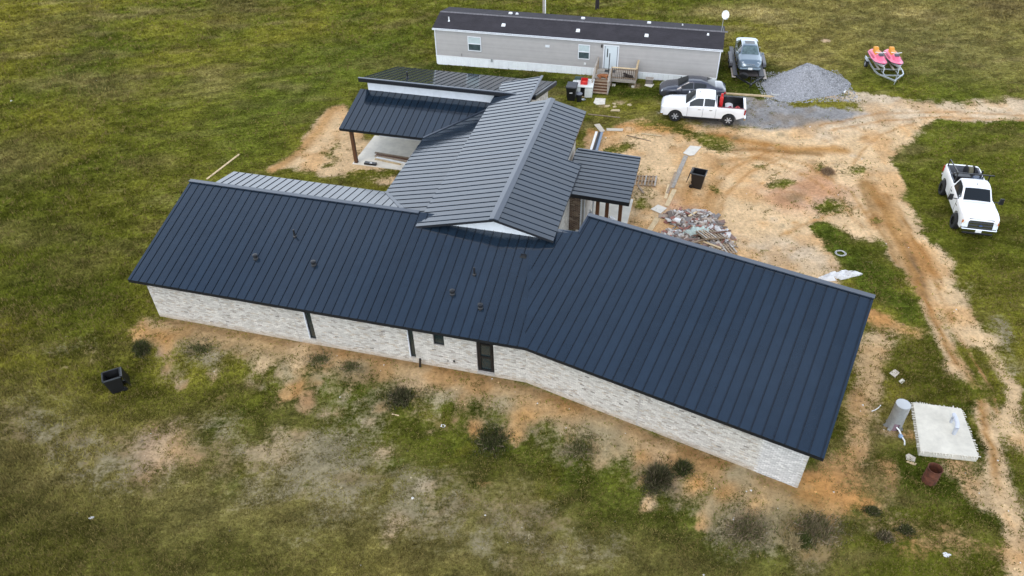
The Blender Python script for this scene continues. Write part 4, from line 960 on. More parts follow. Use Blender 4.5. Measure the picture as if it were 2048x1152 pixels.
# -- white crew cab pickup, left side towards the camera
def place(nm, label, cat, P, ang, group=None): return empty(nm, (P[0], P[1], P[2]), ang, label, cat, group)
ka = R_(-12.54); dirr = np.array([math.cos(ka), math.sin(ka)]); per = np.array([-dirr[1], dirr[0]])
Pc = np.array([12.06, 49.90]) + dirr * 1.873 + per * .92
tk = place('crew_cab_pickup', 'white crew cab pickup with red jugs in its open bed, beside a grey sedan', 'pickup truck', (*Pc, gz(*Pc)), math.atan2(-dirr[1], -dirr[0]))
sh = Shell(-2.93, 2.90, [(-2.93, .62), (-2.3, .42), (2.2, .42), (2.75, .38), (2.9, .5)],
           [(-2.93, 1.34), (-.98, 1.34), (-.9, 1.30), (1.05, 1.22), (2.35, 1.12), (2.75, 1.02), (2.9, .92)],
           [(-2.93, 1.34), (-.94, 1.34), (-.90, 1.36), (-.80, 1.84), (-.3, 1.90), (.35, 1.87), (.55, 1.82), (1.30, 1.24), (1.45, 1.22), (2.4, 1.15), (2.75, 1.05), (2.9, .93)],
           [(-2.93, .93), (-2.6, 1.0), (2.2, 1.0), (2.7, .92), (2.9, .78)],
           [(-2.93, .88), (-.94, .90), (-.90, .88), (-.80, .70), (.4, .71), (.55, .72), (1.30, .80), (2.4, .86), (2.75, .78), (2.9, .66)],
           arches=(1.873, -1.873), ar=.50, az=.40, bed=(-2.80, -.96))
bdy = sh.build('body', WPAINT, tk)
sh.side_glass('front_side_window', .02, .95, tk, .10, .88); sh.side_glass('rear_side_window', -.78, -.06, tk, .10, .88)
sh.top_patch('windshield', .60, 1.24, tk)
MB().box(-.87, -.84, -.66, .66, 1.40, 1.78).build('rear_window', CARGL, tk)
bl = MB().box(-2.80, -.96, -.80, .80, .78, .82).box(-2.80, -.96, .80, .84, .78, 1.33).box(-2.80, -.96, -.84, -.80, .78, 1.33).box(-.99, -.95, -.84, .84, .78, 1.36).box(-2.83, -2.79, -.84, .84, .78, 1.33)
bl.build('bed_liner', BLKP, tk)
for sg in (1, -1): MB().box(-2.9, -1.0, sg * .93 - .05, sg * .93 + .05, 1.34, 1.365).build('bed_rail_cap', mat('dark_red_rail', (.16, .02, .02), rough=.5) if sg > 0 else BLKP, tk)
MB().box(-2.97, -2.90, -.82, .82, .70, 1.36).build('tailgate', WPAINT, tk, bevel=.02)
MB().box(-3.05, -2.90, -.95, .95, .45, .66).build('rear_bumper', CHROME, tk, bevel=.03); MB().box(2.74, 2.96, -.90, .90, .40, .60).build('front_bumper', CHROME, tk, bevel=.04)
MB().box(2.86, 2.925, -.62, .62, .64, .94).build('grille', BLKP, tk)
for k in range(3): MB().box(2.92, 2.94, -.60, .60, .68 + k * .09, .71 + k * .09).build('grille_bar', CHROME, tk)
for sg in (1, -1):
    MB().box(2.66, 2.88, sg * .70 - .13, sg * .70 + .13, .84, .99, .02).build('headlight', LAMPW, tk, bevel=.02)
    MB().box(-2.96, -2.86, sg * .90 - .09, sg * .90 + .07, .88, 1.26).build('tail_light', LAMPR, tk, bevel=.02)
    MB().box(-1.2, 1.25, sg * .98 - .09, sg * .98 + .07, .34, .40).build('running_board', BLKP, tk)
    mirror_(tk, 1.02, sg * 1.02, 1.28, WPAINT)
    for x_ in (.14, -.66): MB().box(x_, x_ + .2, sg * 1.003 - .01, sg * 1.003 + .015, 1.06, 1.10).build('door_handle', CHROME, tk)
    for x_ in (1.06, -.02, -.92): MB().box(x_, x_ + .014, sg * .999 - .006, sg * .999 + .006, .50, 1.20).build('door_gap', BFRAME, tk)
    for x_ in (1.873, -1.873): wheel(tk, x_, sg * .88, .41, .27)
B(.30, .36, -.03, .03, 1.93, 2.0).build('roof_antenna', BLKP, tk)
def w_of(e_, x, y, z):
    a = e_.rotation_euler.z; return (e_.location.x + x * math.cos(a) - y * math.sin(a), e_.location.y + x * math.sin(a) + y * math.cos(a), e_.location.z + z)
# red things in the bed
ex = empty('red_gas_cylinder', w_of(tk, -1.22, .30, .82), tk.rotation_euler.z, 'tall red cylinder standing behind the cab of the white crew cab pickup', 'cylinder')
MB().lathe([(.13, 0), (.13, .95), (.09, 1.06), (.04, 1.1)], n=16).build('tank', REDP, ex, smooth=40); MB().lathe([(.09, 1.1), (.09, 1.26), (.03, 1.28)], n=12).build('valve_guard', REDP, ex)
PNK = mat('pinkish_plastic', (.42, .06, .12), rough=.4)
for x_, y_, m_, l_ in [(-1.90, .46, PNK, 'pinkish red fuel jug in the pickup bed, nearer the cab'), (-2.42, .42, REDP, 'bright red fuel jug in the pickup bed, nearer the tailgate')]:
    j = empty('fuel_jug', w_of(tk, x_, y_, .82), tk.rotation_euler.z, l_, 'fuel jug', 'fuel jugs in the truck bed')
    MB().lathe([(.17, 0), (.20, .05), (.20, .26), (.15, .36), (.05, .40)], n=16).build('jug_body', m_, j, smooth=40)
    MB().tube([(-.08, 0, .36), (-.06, 0, .45), (.06, 0, .45), (.08, 0, .36)], .018, 8).build('handle', m_, j); MB().lathe([(.035, .38), (.03, .47)], (.0, .07, 0), 10).build('spout', BLKP, j)

# -- grey sedan behind it
SEDG = mat('dark_grey_car_paint', (.055, .058, .075), rough=.25, metal=.3, coat=1.)
SEDB = mat('blue_grey_car_paint', (.16, .21, .25), rough=.28, metal=.4, coat=1.)
def sedan(nm, label, P, ang, paint, loc_z=None, style=0):
    e = place(nm, label, 'car', P, ang)
    zr = [(-2.4, .86), (-2.2, .98), (-1.72, 1.04), (-1.05, 1.32), (-.6, 1.415), (0., 1.43), (.35, 1.40), (1.18, .98), (1.35, .955), (1.9, .86), (2.28, .70), (2.42, .58)] if style == 0 else \
         [(-2.4, .84), (-2.2, .98), (-1.62, 1.02), (-1.0, 1.34), (-.5, 1.42), (.1, 1.41), (.32, 1.38), (1.02, .99), (1.15, .96), (1.9, .87), (2.25, .74), (2.42, .58)]
    s_ = Shell(-2.4, 2.42, [(-2.4, .40), (-2.1, .24), (2.1, .22), (2.42, .30)], [(-2.4, .84), (-2.2, .94), (-1.6, .95), (1.2, .90), (1.9, .82), (2.25, .68), (2.42, .55)], zr,
               [(-2.4, .70), (-2.1, .86), (-1.3, .92), (1.3, .92), (2.0, .86), (2.3, .72), (2.42, .58)], [(-2.4, .62), (-2.1, .74), (-1.72, .70), (-1.05, .58), (-.5, .56), (.3, .57), (1.15, .72), (1.9, .74), (2.28, .62), (2.42, .5)],
               arches=(1.42, -1.42), ar=.37, az=.32)
    s_.build('body', paint, e)
    s_.side_glass('front_side_window', .02, .88, e, .12, .86); s_.side_glass('rear_side_window', -.95, -.05, e, .12, .86)
    s_.top_patch('windshield', .38, 1.10, e, m=mat('windshield_glass', (.10, .14, .14), rough=.05, spec=.8, var=.5, vscale=3) if style else None); s_.top_patch('rear_window', -1.62, -1.02, e)
    if style: s_.top_patch('sunroof', -.42, .10, e, .68, .006)
    for sg in (1, -1):
        for x_ in (1.42, -1.42): wheel(e, x_, sg * .80, .325, .21, spokes=5)
        mirror_(e, .86, sg * .90, .98, paint, .16, .14)
        if style:
            l_ = MB().lathe([(.12, -.05), (.115, .03), (.04, .05)], n=16, axis='x' if False else 'z').build('headlight', LAMPW, e, smooth=50); l_.location = (2.17, sg * .56, .715); l_.rotation_euler = (0, R_(62), 0); l_.scale = (1, 1, 1)
            l2 = MB().lathe([(.075, -.05), (.07, .03), (.02, .05)], n=14).build('headlight', LAMPW, e, smooth=50); l2.location = (2.27, sg * .37, .675); l2.rotation_euler = (0, R_(62), 0)
        else: MB().box(2.02, 2.30, sg * .60 - .14, sg * .60 + .14, .62, .72, .03).build('headlight', LAMPW, e, bevel=.02)
        MB().box(-2.42, -2.28, sg * .62 - .14, sg * .62 + .14, .66, .82).build('tail_light', LAMPR, e, bevel=.02)
        for x_ in (.1, -.85): MB().box(x_, x_ + .16, sg * .93 - .01, sg * .93 + .01, .80, .83).build('door_handle', CHROME, e)
    if style:
        MB().box(2.30, 2.36, -.28, .28, .56, .70).build('grille', BLKP, e)
        MB().box(2.34, 2.375, -.31, .31, .70, .725).build('grille_trim', CHROME, e)
        for k in range(4): MB().box(2.355, 2.37, -.27, .27, .575 + k * .03, .583 + k * .03).build('grille_bar', CHROME, e)
        MB().box(2.25, 2.46, -.78, .78, .30, .46).build('front_bumper', paint, e, bevel=.05)
        plate(e, 2.475, 0, .42)
    else:
        MB().box(2.36, 2.44, -.35, .35, .40, .52).build('grille', BLKP, e, bevel=.01)
    return e
Pr = at(1386, 166, 1.42)
sedan('parked_sedan', 'dark grey sedan parked between the white crew cab pickup and the mobile home', (Pr[0], Pr[1], gz(Pr[0], Pr[1])), math.atan2(-dirr[1], -dirr[0]) + R_(3), SEDG)

# -- black car hauler with the blue grey sedan on it
Pa = at(1497, 98, 1.85); Pb = at(1498, 130, 1.30)
hd = math.atan2(Pb[1] - Pa[1], Pb[0] - Pa[0])
g0 = float(gz(Pa[0], Pa[1]))
Pcn = np.array([Pa[0], Pa[1]]) + np.array([math.cos(hd), math.sin(hd)]) * .25
tr = empty('car_trailer', (*Pcn, g0), hd, 'black car hauling trailer carrying the blue grey sedan, tongue towards the yard', 'trailer')
for sg in (1, -1):
    MB().box(-2.7, 2.75, sg * .98 - .24, sg * .98 + .04 * sg + .12, .50, .55).build('deck_runway', mat('dark_trailer_steel', (.03, .03, .035), rough=.5), tr)
    MB().bar((-2.7, sg * 1.08, .46), (2.75, sg * 1.08, .46), .08, .12).build('side_rail', BLKP, tr)
    MB().box(-1.15, .75, sg * 1.28 - .13, sg * 1.28 + .13, .70, .74).box(-1.30, -1.15, sg * 1.28 - .13, sg * 1.28 + .13, .45, .72).box(.75, .90, sg * 1.28 - .13, sg * 1.28 + .13, .45, .72).build('fender', mat('worn_grey_fender', (.12, .12, .13), rough=.5), tr, bevel=.02)
    for x_ in (-.65, .25): wheel(tr, x_, sg * 1.26, .34, .20, spokes=5)
    MB().box(1.2, 2.9, sg * 1.18 - .14, sg * 1.18 + .14, .40, .44).build('loading_ramp', GREYW, tr)
    MB().bar((2.75, sg * .98, .44), (4.1, 0, .44), .08, .12).build('tongue_beam', BLKP, tr)
for k in range(7): x_ = -2.5 + k * .85; MB().bar((x_, -1.0, .44), (x_, 1.0, .44), .08, .08).build('cross_member', BLKP, tr)
MB().box(-2.6, 2.7, -.72, .72, .47, .50).build('deck_floor', mat('dark_deck_boards', (.04, .033, .03), rough=.9, var=.3), tr)
MB().box(4.05, 4.3, -.07, .07, .40, .52).tube([(3.9, .0, .1), (3.9, 0, .9)], .035, 8).build('coupler_and_jack', BLKP, tr)
sw = MB().lathe([(.12, -.09), (.30, -.09), (.33, 0), (.30, .09), (.12, .09)], n=22, axis='y').build('spare_wheel', TYRE, tr, smooth=35); sw.location = (3.05, -.45, .66); sw.rotation_euler = (R_(35), 0, R_(70))
sedan('car_on_trailer', 'blue grey sedan with round headlights and sunroof, loaded on the black trailer', (*Pcn, g0 + .55), hd, SEDB, style=1)

# -- white regular cab pickup with rack, nose towards the camera
F1 = at(1903, 456); F2 = at(1879, 386)
hd = math.atan2(F1[1] - F2[1], F1[0] - F2[0]); hv_ = np.array([math.cos(hd), math.sin(hd)]); lf = np.array([-hv_[1], hv_[0]])
mid = (F1[:2] + F2[:2]) / 2 + lf * 1.02
t2 = place('work_pickup', 'white regular cab work pickup with black ladder rack, parked on the grass by the track', 'pickup truck', (*mid, gz(*mid) + .0), hd)
s2 = Shell(-2.95, 2.85, [(-2.95, .75), (-2.3, .56), (2.2, .56), (2.85, .55)],
           [(-2.95, 1.52), (-.62, 1.52), (-.55, 1.48), (1.10, 1.44), (2.3, 1.43), (2.72, 1.38), (2.85, 1.25)],
           [(-2.95, 1.52), (-.60, 1.52), (-.56, 1.55), (-.48, 2.04), (.0, 2.10), (.35, 2.07), (.50, 2.02), (1.15, 1.45), (1.3, 1.48), (2.3, 1.46), (2.72, 1.41), (2.85, 1.26)],
           [(-2.95, .95), (-2.6, 1.02), (2.2, 1.02), (2.7, .97), (2.85, .88)],
           [(-2.95, .90), (-.60, .92), (-.56, .90), (-.48, .72), (.4, .73), (.5, .74), (1.15, .84), (2.3, .90), (2.72, .86), (2.85, .76)],
           arches=(1.82, -1.82), ar=.56, az=.46, bed=(-2.82, -.66))
s2.build('body', WPAINT, t2); s2.side_glass('side_window', -.36, .98, t2, .08, .88); s2.top_patch('windshield', .54, 1.10, t2)
MB().box(-.53, -.50, -.66, .66, 1.60, 1.98).build('rear_window', CARGL, t2)
MB().box(-2.82, -.66, -.82, .82, .95, .99).box(-2.82, -.66, .82, .86, .95, 1.51).box(-2.82, -.66, -.86, -.82, .95, 1.51).box(-.69, -.65, -.86, .86, .95, 1.54).box(-2.86, -2.82, -.86, .86, .95, 1.5).build('bed_liner', mat('grey_bed_steel', (.16, .17, .19), rough=.5), t2)
MB().box(-3.0, -2.93, -.84, .84, .85, 1.53).build('tailgate', WPAINT, t2, bevel=.02)
MB().box(2.72, 2.98, -.96, .96, .56, .80).build('front_bumper', CHROME, t2, bevel=.05); MB().box(2.76, 2.97, -.80, .80, .42, .55).build('lower_valance', BLKP, t2, bevel=.03)
MB().box(-3.1, -2.94, -.95, .95, .58, .78).build('rear_bumper', CHROME, t2, bevel=.03)
MB().add([(2.80, -.66, 1.37), (2.80, .66, 1.37), (2.99, .64, .80), (2.99, -.64, .80), (2.5, -.6, 1.2), (2.5, .6, 1.2), (2.5, .6, .84), (2.5, -.6, .84)], [(0, 3, 2, 1), (0, 1, 5, 4), (3, 7, 6, 2), (0, 4, 7, 3), (1, 2, 6, 5)]).build('grille', BLKP, t2)
for q_ in (.14, .42, .70): MB().bar((2.83 + .19 * q_, -.62, 1.34 - .54 * q_), (2.83 + .19 * q_, .62, 1.34 - .54 * q_), .05, .05).build('grille_bar', CHROME, t2)
MB().lathe([(.10, -.01), (.10, .015)], n=18, axis='y').build('oval_badge', mat('blue_badge', (.05, .08, .18), rough=.3), t2).matrix_local = Matrix.Translation((2.95, 0, 1.03)) @ Matrix.Rotation(R_(90), 4, 'Z') @ Matrix.Scale(.5, 4, (0, 0, 1))
plate(t2, 2.99, -.0, .66)
for sg in (1, -1):
    MB().add([(2.76, sg * .67, 1.37), (2.68, sg * .95, 1.33), (2.86, sg * .96, .86), (2.97, sg * .66, .86), (2.4, sg * .7, 1.25), (2.4, sg * .93, 1.2), (2.4, sg * .93, .86), (2.4, sg * .7, .86)], [(0, 1, 2, 3) if sg < 0 else (3, 2, 1, 0), (0, 4, 5, 1), (3, 2, 6, 7), (1, 5, 6, 2), (0, 3, 7, 4)]).build('headlight', LAMPW, t2)
    MB().box(2.70, 2.80, sg * .93 - .03, sg * .93 + .03, 1.0, 1.2).build('side_marker', mat('amber_lens', (.55, .18, .05), rough=.2), t2)
    MB().box(-2.98, -2.86, sg * .94 - .07, sg * .94 + .06, 1.02, 1.42).build('tail_light', LAMPR, t2, bevel=.02)
    MB().bar((.92, sg * .95, 1.42), (.95, sg * 1.35, 1.48), .05, .05).box(.86, .98, sg * 1.37 - .13, sg * 1.37 + .13, 1.34, 1.72, .02).build('tow_mirror', BLKP, t2, bevel=.015)
    for x_ in (1.02, -.50): MB().box(x_, x_ + .015, sg * 1.019 - .006, sg * 1.019 + .006, .66, 1.40).build('door_gap', BFRAME, t2)
    MB().box(-.36, -.20, sg * 1.03 - .012, sg * 1.03 + .012, 1.20, 1.25).build('door_handle', BLKP, t2)
    MB().box(1.06, 1.30, sg * 1.022 - .006, sg * 1.022 + .006, 1.16, 1.22).build('fender_badge', CHROME, t2)
    for x_ in (1.82, -1.82): wheel(t2, x_, sg * .94, .47, .33, rim=BLKP, rr=.55)
B(.20, .25, -.03, .03, 2.10, 2.16).build('roof_antenna', BLKP, t2)
rk = MB().bar((-.75, -1.0, 2.22), (-.75, 1.12, 2.22), .06, .06).bar((-.75, -.88, 1.5), (-.75, -.88, 2.22), .06).bar((-.75, .88, 1.5), (-.75, .88, 2.22), .06).bar((-2.7, -.88, 1.98), (-.75, -.88, 2.22), .05).bar((-2.7, -.88, 1.5), (-2.7, -.88, 1.98), .05).bar((-1.7, -.88, 1.5), (-.75, -.88, 2.2), .04).bar((-.75, .5, 2.2), (-1.5, .88, 1.55), .04)
rk.build('ladder_rack', BLKP, t2)
xx_ = empty('hose_reel', w_of(t2, -2.35, .30, .99), hd, 'black coiled hose reel in the bed of the white work pickup', 'hose reel')
rl = MB().lathe([(.10, -.22), (.40, -.22), (.40, -.19), (.25, -.17), (.27, .0), (.25, .17), (.40, .19), (.40, .22), (.10, .22)], n=22, axis='y').build('reel', BLKP, xx_, smooth=35); rl.location = (0, 0, .46)
hs_ = MB().lathe([(.27, -.16), (.34, -.12), (.34, .12), (.27, .16)], n=22, axis='y').build('coiled_hose', mat('olive_hose', (.10, .09, .05), rough=.6), xx_, smooth=35); hs_.location = (0, 0, .46)
MB().box(-.35, .35, -.26, -.22, 0, .1).box(-.35, .35, .22, .26, 0, .1).bar((-.3, -.24, 0), (0, -.24, .46), .04).bar((.3, -.24, 0), (0, -.24, .46), .04).bar((-.3, .24, 0), (0, .24, .46), .04).bar((.3, .24, 0), (0, .24, .46), .04).build('reel_stand', BLKP, xx_)
for k_, (x_, y_, a_, l_) in enumerate([(-1.6, -.30, .58, 'black tool chest near the passenger side of the work pickup bed'), (-1.85, .55, .42, 'lower black tool chest beside the hose reel in the work pickup bed')]):
    o = MB().box(-.42, .42, -.22, .22, 0, a_).box(-.44, .44, -.24, .24, a_, a_ + .06).build('tool_chest', BLKP, None, bevel=.015); o.location = w_of(t2, x_, y_, .99); o.rotation_euler = (0, 0, hd + R_(90)); tag(o, l_, 'tool chest')
gm_ = empty('pipe_threading_machine', w_of(t2, -1.15, .45, .99), hd, 'dark machine on legs standing behind the cab of the white work pickup', 'machine')
MB().box(-.25, .25, -.3, .3, .35, .8, .05).build('motor_housing', mat('dark_blue_grey', (.05, .07, .11), rough=.5), gm_, bevel=.03)
MB().bar((-.2, -.25, 0), (-.1, -.1, .4), .04).bar((.2, -.25, 0), (.1, -.1, .4), .04).bar((-.2, .25, 0), (-.1, .1, .4), .04).bar((.2, .25, 0), (.1, .1, .4), .04).bar((0, .1, .8), (0, .1, 1.30), .07).build('stand', BLKP, gm_)
for k_, (a, b) in enumerate([((-2.7, -.5, 1.05), (-1.0, -.2, 1.12)), ((-2.6, -.1, 1.05), (-1.0, -.6, 1.16))]):
    o = MB().tube([a, b], .035, 8).build('steel_pipe', GALV); o.location = t2.location; o.rotation_euler = t2.rotation_euler
    tag(o, ['grey steel pipe lying along the near side of the work pickup bed', 'grey steel pipe crossing over the other pipe in the work pickup bed'][k_], 'pipe', 'pipes in the work pickup bed')

# -- vehicle half hidden behind the mobile home
Pj = TF.wor(.28, 6.2)
jp = place('old_off_roader', 'old silver off-roader mostly hidden behind the left end of the mobile home', 'car', (*Pj, gz(*Pj)), TF.a - R_(90))
SIL = mat('dull_silver_paint', (.40, .43, .42), rough=.4, metal=.2)
sj = Shell(-1.9, 1.9, [(-1.9, .5), (1.9, .5)], [(-1.9, 1.05), (1.9, 1.02)], [(-1.9, 1.2), (-1.8, 1.75), (.25, 1.78), (.5, 1.10), (1.8, 1.06), (1.9, 1.0)], [(-1.9, .78), (1.9, .76)], [(-1.9, .68), (.3, .62), (.5, .72), (1.9, .68)], arches=(1.2, -1.2), ar=.44, az=.36)
sj.build('body', SIL, jp); sj.side_glass('side_window', -1.5, .2, jp); sj.top_patch('windshield', .27, .48, jp)
MB().box(1.88, 1.95, -.62, .62, .62, .98).build('grille', BLKP, jp)
for sg in (1, -1):
    l_ = MB().lathe([(.10, 0), (.09, .05)], n=14).build('headlight', LAMPW, jp); l_.location = (1.94, sg * .45, .84); l_.rotation_euler = (0, R_(90), 0)
    for x_ in (1.2, -1.2): wheel(jp, x_, sg * .74, .38, .24, spokes=5)
MB().box(1.95, 2.08, -.80, .80, .46, .58).build('front_bumper', mat('tarnished_bumper', (.25, .25, .23), rough=.5), jp, bevel=.02)

# -- double watercraft trailer
A_ = at(1786, 172); Bk1 = at(1733, 140)
tp = np.array(A_[:2]); hd = math.radians(-72)
ct = at(1768, 130, .9)[:2]
hdv = tp - ct; hd = math.atan2(hdv[1], hdv[0]) ; Lt = float(np.linalg.norm(hdv))
wt = empty('watercraft_trailer', (*ct, gz(*ct)), hd, 'galvanised double trailer with a V tongue holding two pink personal watercraft', 'trailer')
wt_fr = MB()
for sg in (1, -1):
    wt_fr.bar((-1.5, sg * 1.05, .45), (1.2, sg * 1.05, .45), .08, .10).bar((1.2, sg * 1.05, .45), (1.75, sg * .95, .45), .08, .10).bar((1.75, sg * .95, .45), (Lt, 0, .42), .08, .10)
wt_fr.build('main_frame', GALV, wt)
for x_ in (-1.2, .9, 2.0): MB().bar((x_, -(1.05 if x_ < 1.5 else .85), .45), (x_, (1.05 if x_ < 1.5 else .85), .45), .07, .08).build('cross_member', GALV, wt)
for y_ in (.55, -.55): 
    for dy in (-.22, .22): MB().bar((-1.5, y_ + dy, .60), (1.3, y_ + dy, .60), .12, .06).build('bunk', GREYW, wt)
    MB().bar((1.2, y_, .45), (2.05, y_ * .9, .48), .05).bar((1.7, y_, .45), (1.6, y_, .95), .05).build('winch_post', GALV, wt)
for sg in (1, -1): wheel(wt, -.5, sg * 1.22, .28, .18, spokes=5); MB().box(-.85, -.15, sg * 1.22 - .11, sg * 1.22 + .11, .60, .63).build('fender', GALV, wt)
MB().box(Lt - .05, Lt + .18, -.05, .05, .38, .50).tube([(Lt - .15, .1, .05), (Lt - .15, .1, .7)], .03, 8).build('coupler_and_jack', GALV, wt)
PINKH = mat('faded_pink_hull', (.78, .15, .25), rough=.35, var=.12, vscale=3); PINKD = mat('deep_pink_trim', (.45, .05, .12), rough=.4); ORSEAT = mat('orange_seat', (.62, .26, .02), rough=.5); WHULL = mat('pale_hull', (.62, .62, .64), rough=.35)
def ski(y_, label):
    e = empty('personal_watercraft', w_of(wt, 0, y_, .63), hd, label, 'personal watercraft', 'pink watercraft on the double trailer')
    X = [-1.45, -1.3, -.8, 0, .7, 1.15, 1.42, 1.55]; Wd = [.36, .46, .52, .52, .46, .33, .16, .03]
    def loft(z0, z1, sc0, sc1, zc, nm, m):
        V = []; F_ = []
        for x, w_ in zip(X, Wd):
            k = .10 * max(0, x) ** 2
            V += [(x, -w_ * sc0, z0 + k), (x, -w_ * sc1, z1 + k * .6), (x, -w_ * .4, z1 + zc + k * .5), (x, w_ * .4, z1 + zc + k * .5), (x, w_ * sc1, z1 + k * .6), (x, w_ * sc0, z0 + k), (x, 0, z0 - .1 + k)]
        for i_ in range(len(X) - 1):
            for k in range(7): F_.append((i_ * 7 + k, (i_ + 1) * 7 + k, (i_ + 1) * 7 + (k + 1) % 7, i_ * 7 + (k + 1) % 7))
        F_.append(tuple(range(7))); F_.append(tuple((len(X) - 1) * 7 + k for k in range(7))[::-1])
        return MB().add(V, F_).build(nm, m, e, smooth=40)
    loft(.08, .30, .55, 1.0, .02, 'hull', WHULL); loft(.31, .37, 1.02, .92, .10, 'deck', PINKH)
    V = []; F_ = []; XX = [-.25, 0, .35, .8, 1.15, 1.35]; ZZ = [.50, .72, .74, .62, .52, .46]; WW = [.20, .24, .27, .26, .2, .08]
    for x, z, w_ in zip(XX, ZZ, WW): V += [(x, -w_, .44), (x, -w_ * .8, z - .05), (x, 0, z), (x, w_ * .8, z - .05), (x, w_, .44)]
    for i_ in range(5):
        for k in range(4): F_.append((i_ * 5 + k, (i_ + 1) * 5 + k, (i_ + 1) * 5 + k + 1, i_ * 5 + k + 1))
    F_ += [(0, 1, 2, 3, 4), tuple(25 + k for k in range(5))[::-1]]
    MB().add(V, F_).build('front_cowl', PINKH, e, smooth=40)
    MB().box(-1.15, -.15, -.20, .20, .42, .74, .05, .05).box(-1.2, -.8, -.2, .2, .70, .84, .06, .05).build('seat', ORSEAT, e, bevel=.04)
    MB().box(.18, .55, -.18, .18, .70, .84, .06, .04).build('dash_cover', mat('dark_grey_vinyl', (.06, .055, .07), rough=.5), e, bevel=.04)
    MB().tube([(.12, -.40, .86), (.18, -.12, .84), (.18, .12, .84), (.12, .40, .86)], .028, 8).build('handlebar', WPLA, e)
    for sg in (1, -1): MB().box(-1.2, .2, sg * .40 - .08, sg * .40 + .08, .405, .43).build('foot_well', PINKD, e)
    MB().tube([(-1.3, -.49, .31), (.0, -.55, .31), (.8, -.47, .36), (1.3, -.26, .46), (1.58, 0, .52), (1.3, .26, .46), (.8, .47, .36), (0, .55, .31), (-1.3, .49, .31)], .025, 6).build('rub_rail', mat('dark_rub_rail', (.05, .045, .06), rough=.5), e)
ski(-.60, 'pink personal watercraft with orange seat, the one nearer the gravel pile'); ski(.60, 'pink personal watercraft with orange seat, the one farther from the gravel pile')
# ------------------------------------------------------------------ yard objects
def onz(px, py, z=0): return at(px, py, None) if z == 0 else at(px, py, z)
def ang_of(p, q_): a, b = at(*p), at(*q_); return math.atan2(b[1] - a[1], b[0] - a[0]), float(np.linalg.norm((b - a)[:2])), (a + b) / 2
def slabthing(nm, m, label, cat, P, th=.02, z=.02, group=None):
    """flat sheet whose corners are given in the photograph, lying on the ground"""
    W = [at(*p) for p in P]; c = np.mean(W, axis=0); zt = max(w_[2] for w_ in W)
    mb = MB().prism([(w_[0] - c[0], w_[1] - c[1]) for w_ in W], 0, th)
    o = mb.build(nm, m); 
    # tilt with the ground
    e = .5; nx_ = -(float(gz(c[0] + e, c[1])) - float(gz(c[0] - e, c[1]))) / (2 * e); ny_ = -(float(gz(c[0], c[1] + e)) - float(gz(c[0], c[1] - e))) / (2 * e)
    o.rotation_euler = Vector((nx_, ny_, 1)).to_track_quat('Z', 'Y').to_euler() if False else (math.atan(-ny_), math.atan(nx_), 0)
    o.location = (c[0], c[1], float(gz(c[0], c[1])) + z); return tag(o, label, cat, group)
def board(p, q_, wd, label, m=PINE, th=.04, group='boards lying on the ground', nm='wooden_board', cat='board', z=.01):
    a, b = at(*p), at(*q_); d = b - a; Ln = float(np.linalg.norm(d)); c = (a + b) / 2
    o = B(-Ln / 2, Ln / 2, -wd / 2, wd / 2, 0, th).build(nm, m)
    o.location = (c[0], c[1], max(c[2], float(gz(c[0], c[1]))) + z); o.rotation_euler = (0, -math.asin(d[2] / Ln), math.atan2(d[1], d[0])); return tag(o, label, cat, group)
board((1344, 376), (1372, 312), .28, 'long pale plank reaching down from the whitish plywood sheet towards the house', GREYW)
board((1331, 396), (1352, 345), .16, 'narrow faded plank between the long pale plank and the short wide one', OLDW)
board((1331, 398), (1338, 370), .20, 'short board beside the lower end of the faded plank in the yard', PINE)
board((1333, 413), (1349, 380), .28, 'wide board pointing at the lower plywood square by the debris', PINE)
board((1298, 463), (1316, 436), .32, 'board sticking out just above the ridge of the wide right roof', PINE)
board((1275, 370), (1287, 387), .14, 'thin board beside the small pallet at the front porch', OLDW)
board((414, 359), (479, 309), .14, 'long pale board on the grass beyond the left end of the long roof', PINE)
board((1176, 229), (1240, 236), .10, 'long thin stick on the grass below the stepping stones', OLDW)
board((1283, 268), (1323, 273), .13, 'pale board lying on the bare soil above a longer thin strip', PINE)
board((1253, 271), (1302, 283), .05, 'long thin strip lying on the bare soil below the pale board', OLDW)
board((1446, 188), (1551, 195), .20, 'long yellowish board laid along the edge of the grey gravel', PINE, th=.09)
board((1688, 186), (1695, 173), .13, 'short white board standing out on the grass beside the drive, near the watercraft', WPLA)
board((784, 829), (798, 832), .04, 'thin pale stick in the grass below the slot windows', PINE)
PLY = mat('weathered_plywood', (.52, .46, .37), rough=.85, var=.12, vscale=2)
slabthing('plywood_sheet', mat('whitish_plywood', (.62, .58, .50), rough=.85, var=.1, vscale=3), 'whitish plywood sheet with a clipped corner, upper right of the yard planks', 'plywood', [(1366, 307), (1380, 292), (1403, 294), (1388, 311), (1379, 312)])
slabthing('plywood_sheet', mat('whitish_plywood', (.62, .58, .50)), 'square plywood sheet beside the debris pile', 'plywood', [(1301, 419), (1316, 410), (1334, 417), (1321, 428)])
slabthing('plywood_sheet', PLY, 'tan plywood sheet half covered with soil, angled towards the house', 'plywood', [(1188, 250), (1199, 248), (1210, 263), (1201, 265)])
slabthing('plywood_sheet', PLY, 'tan plywood strip lying flat beside the angled sheet', 'plywood', [(1213, 262), (1213, 257), (1247, 258), (1245, 263)])
slabthing('cardboard_piece', PLY, 'larger square of cardboard on the grass right of the house', 'cardboard', [(1778, 747), (1789, 739), (1799, 746), (1790, 756)])
slabthing('cardboard_piece', mat('pale_card', (.62, .58, .48), rough=.9), 'smaller pale square of cardboard on the grass right of the house', 'cardboard', [(1797, 763), (1804, 758), (1811, 763), (1803, 769)])
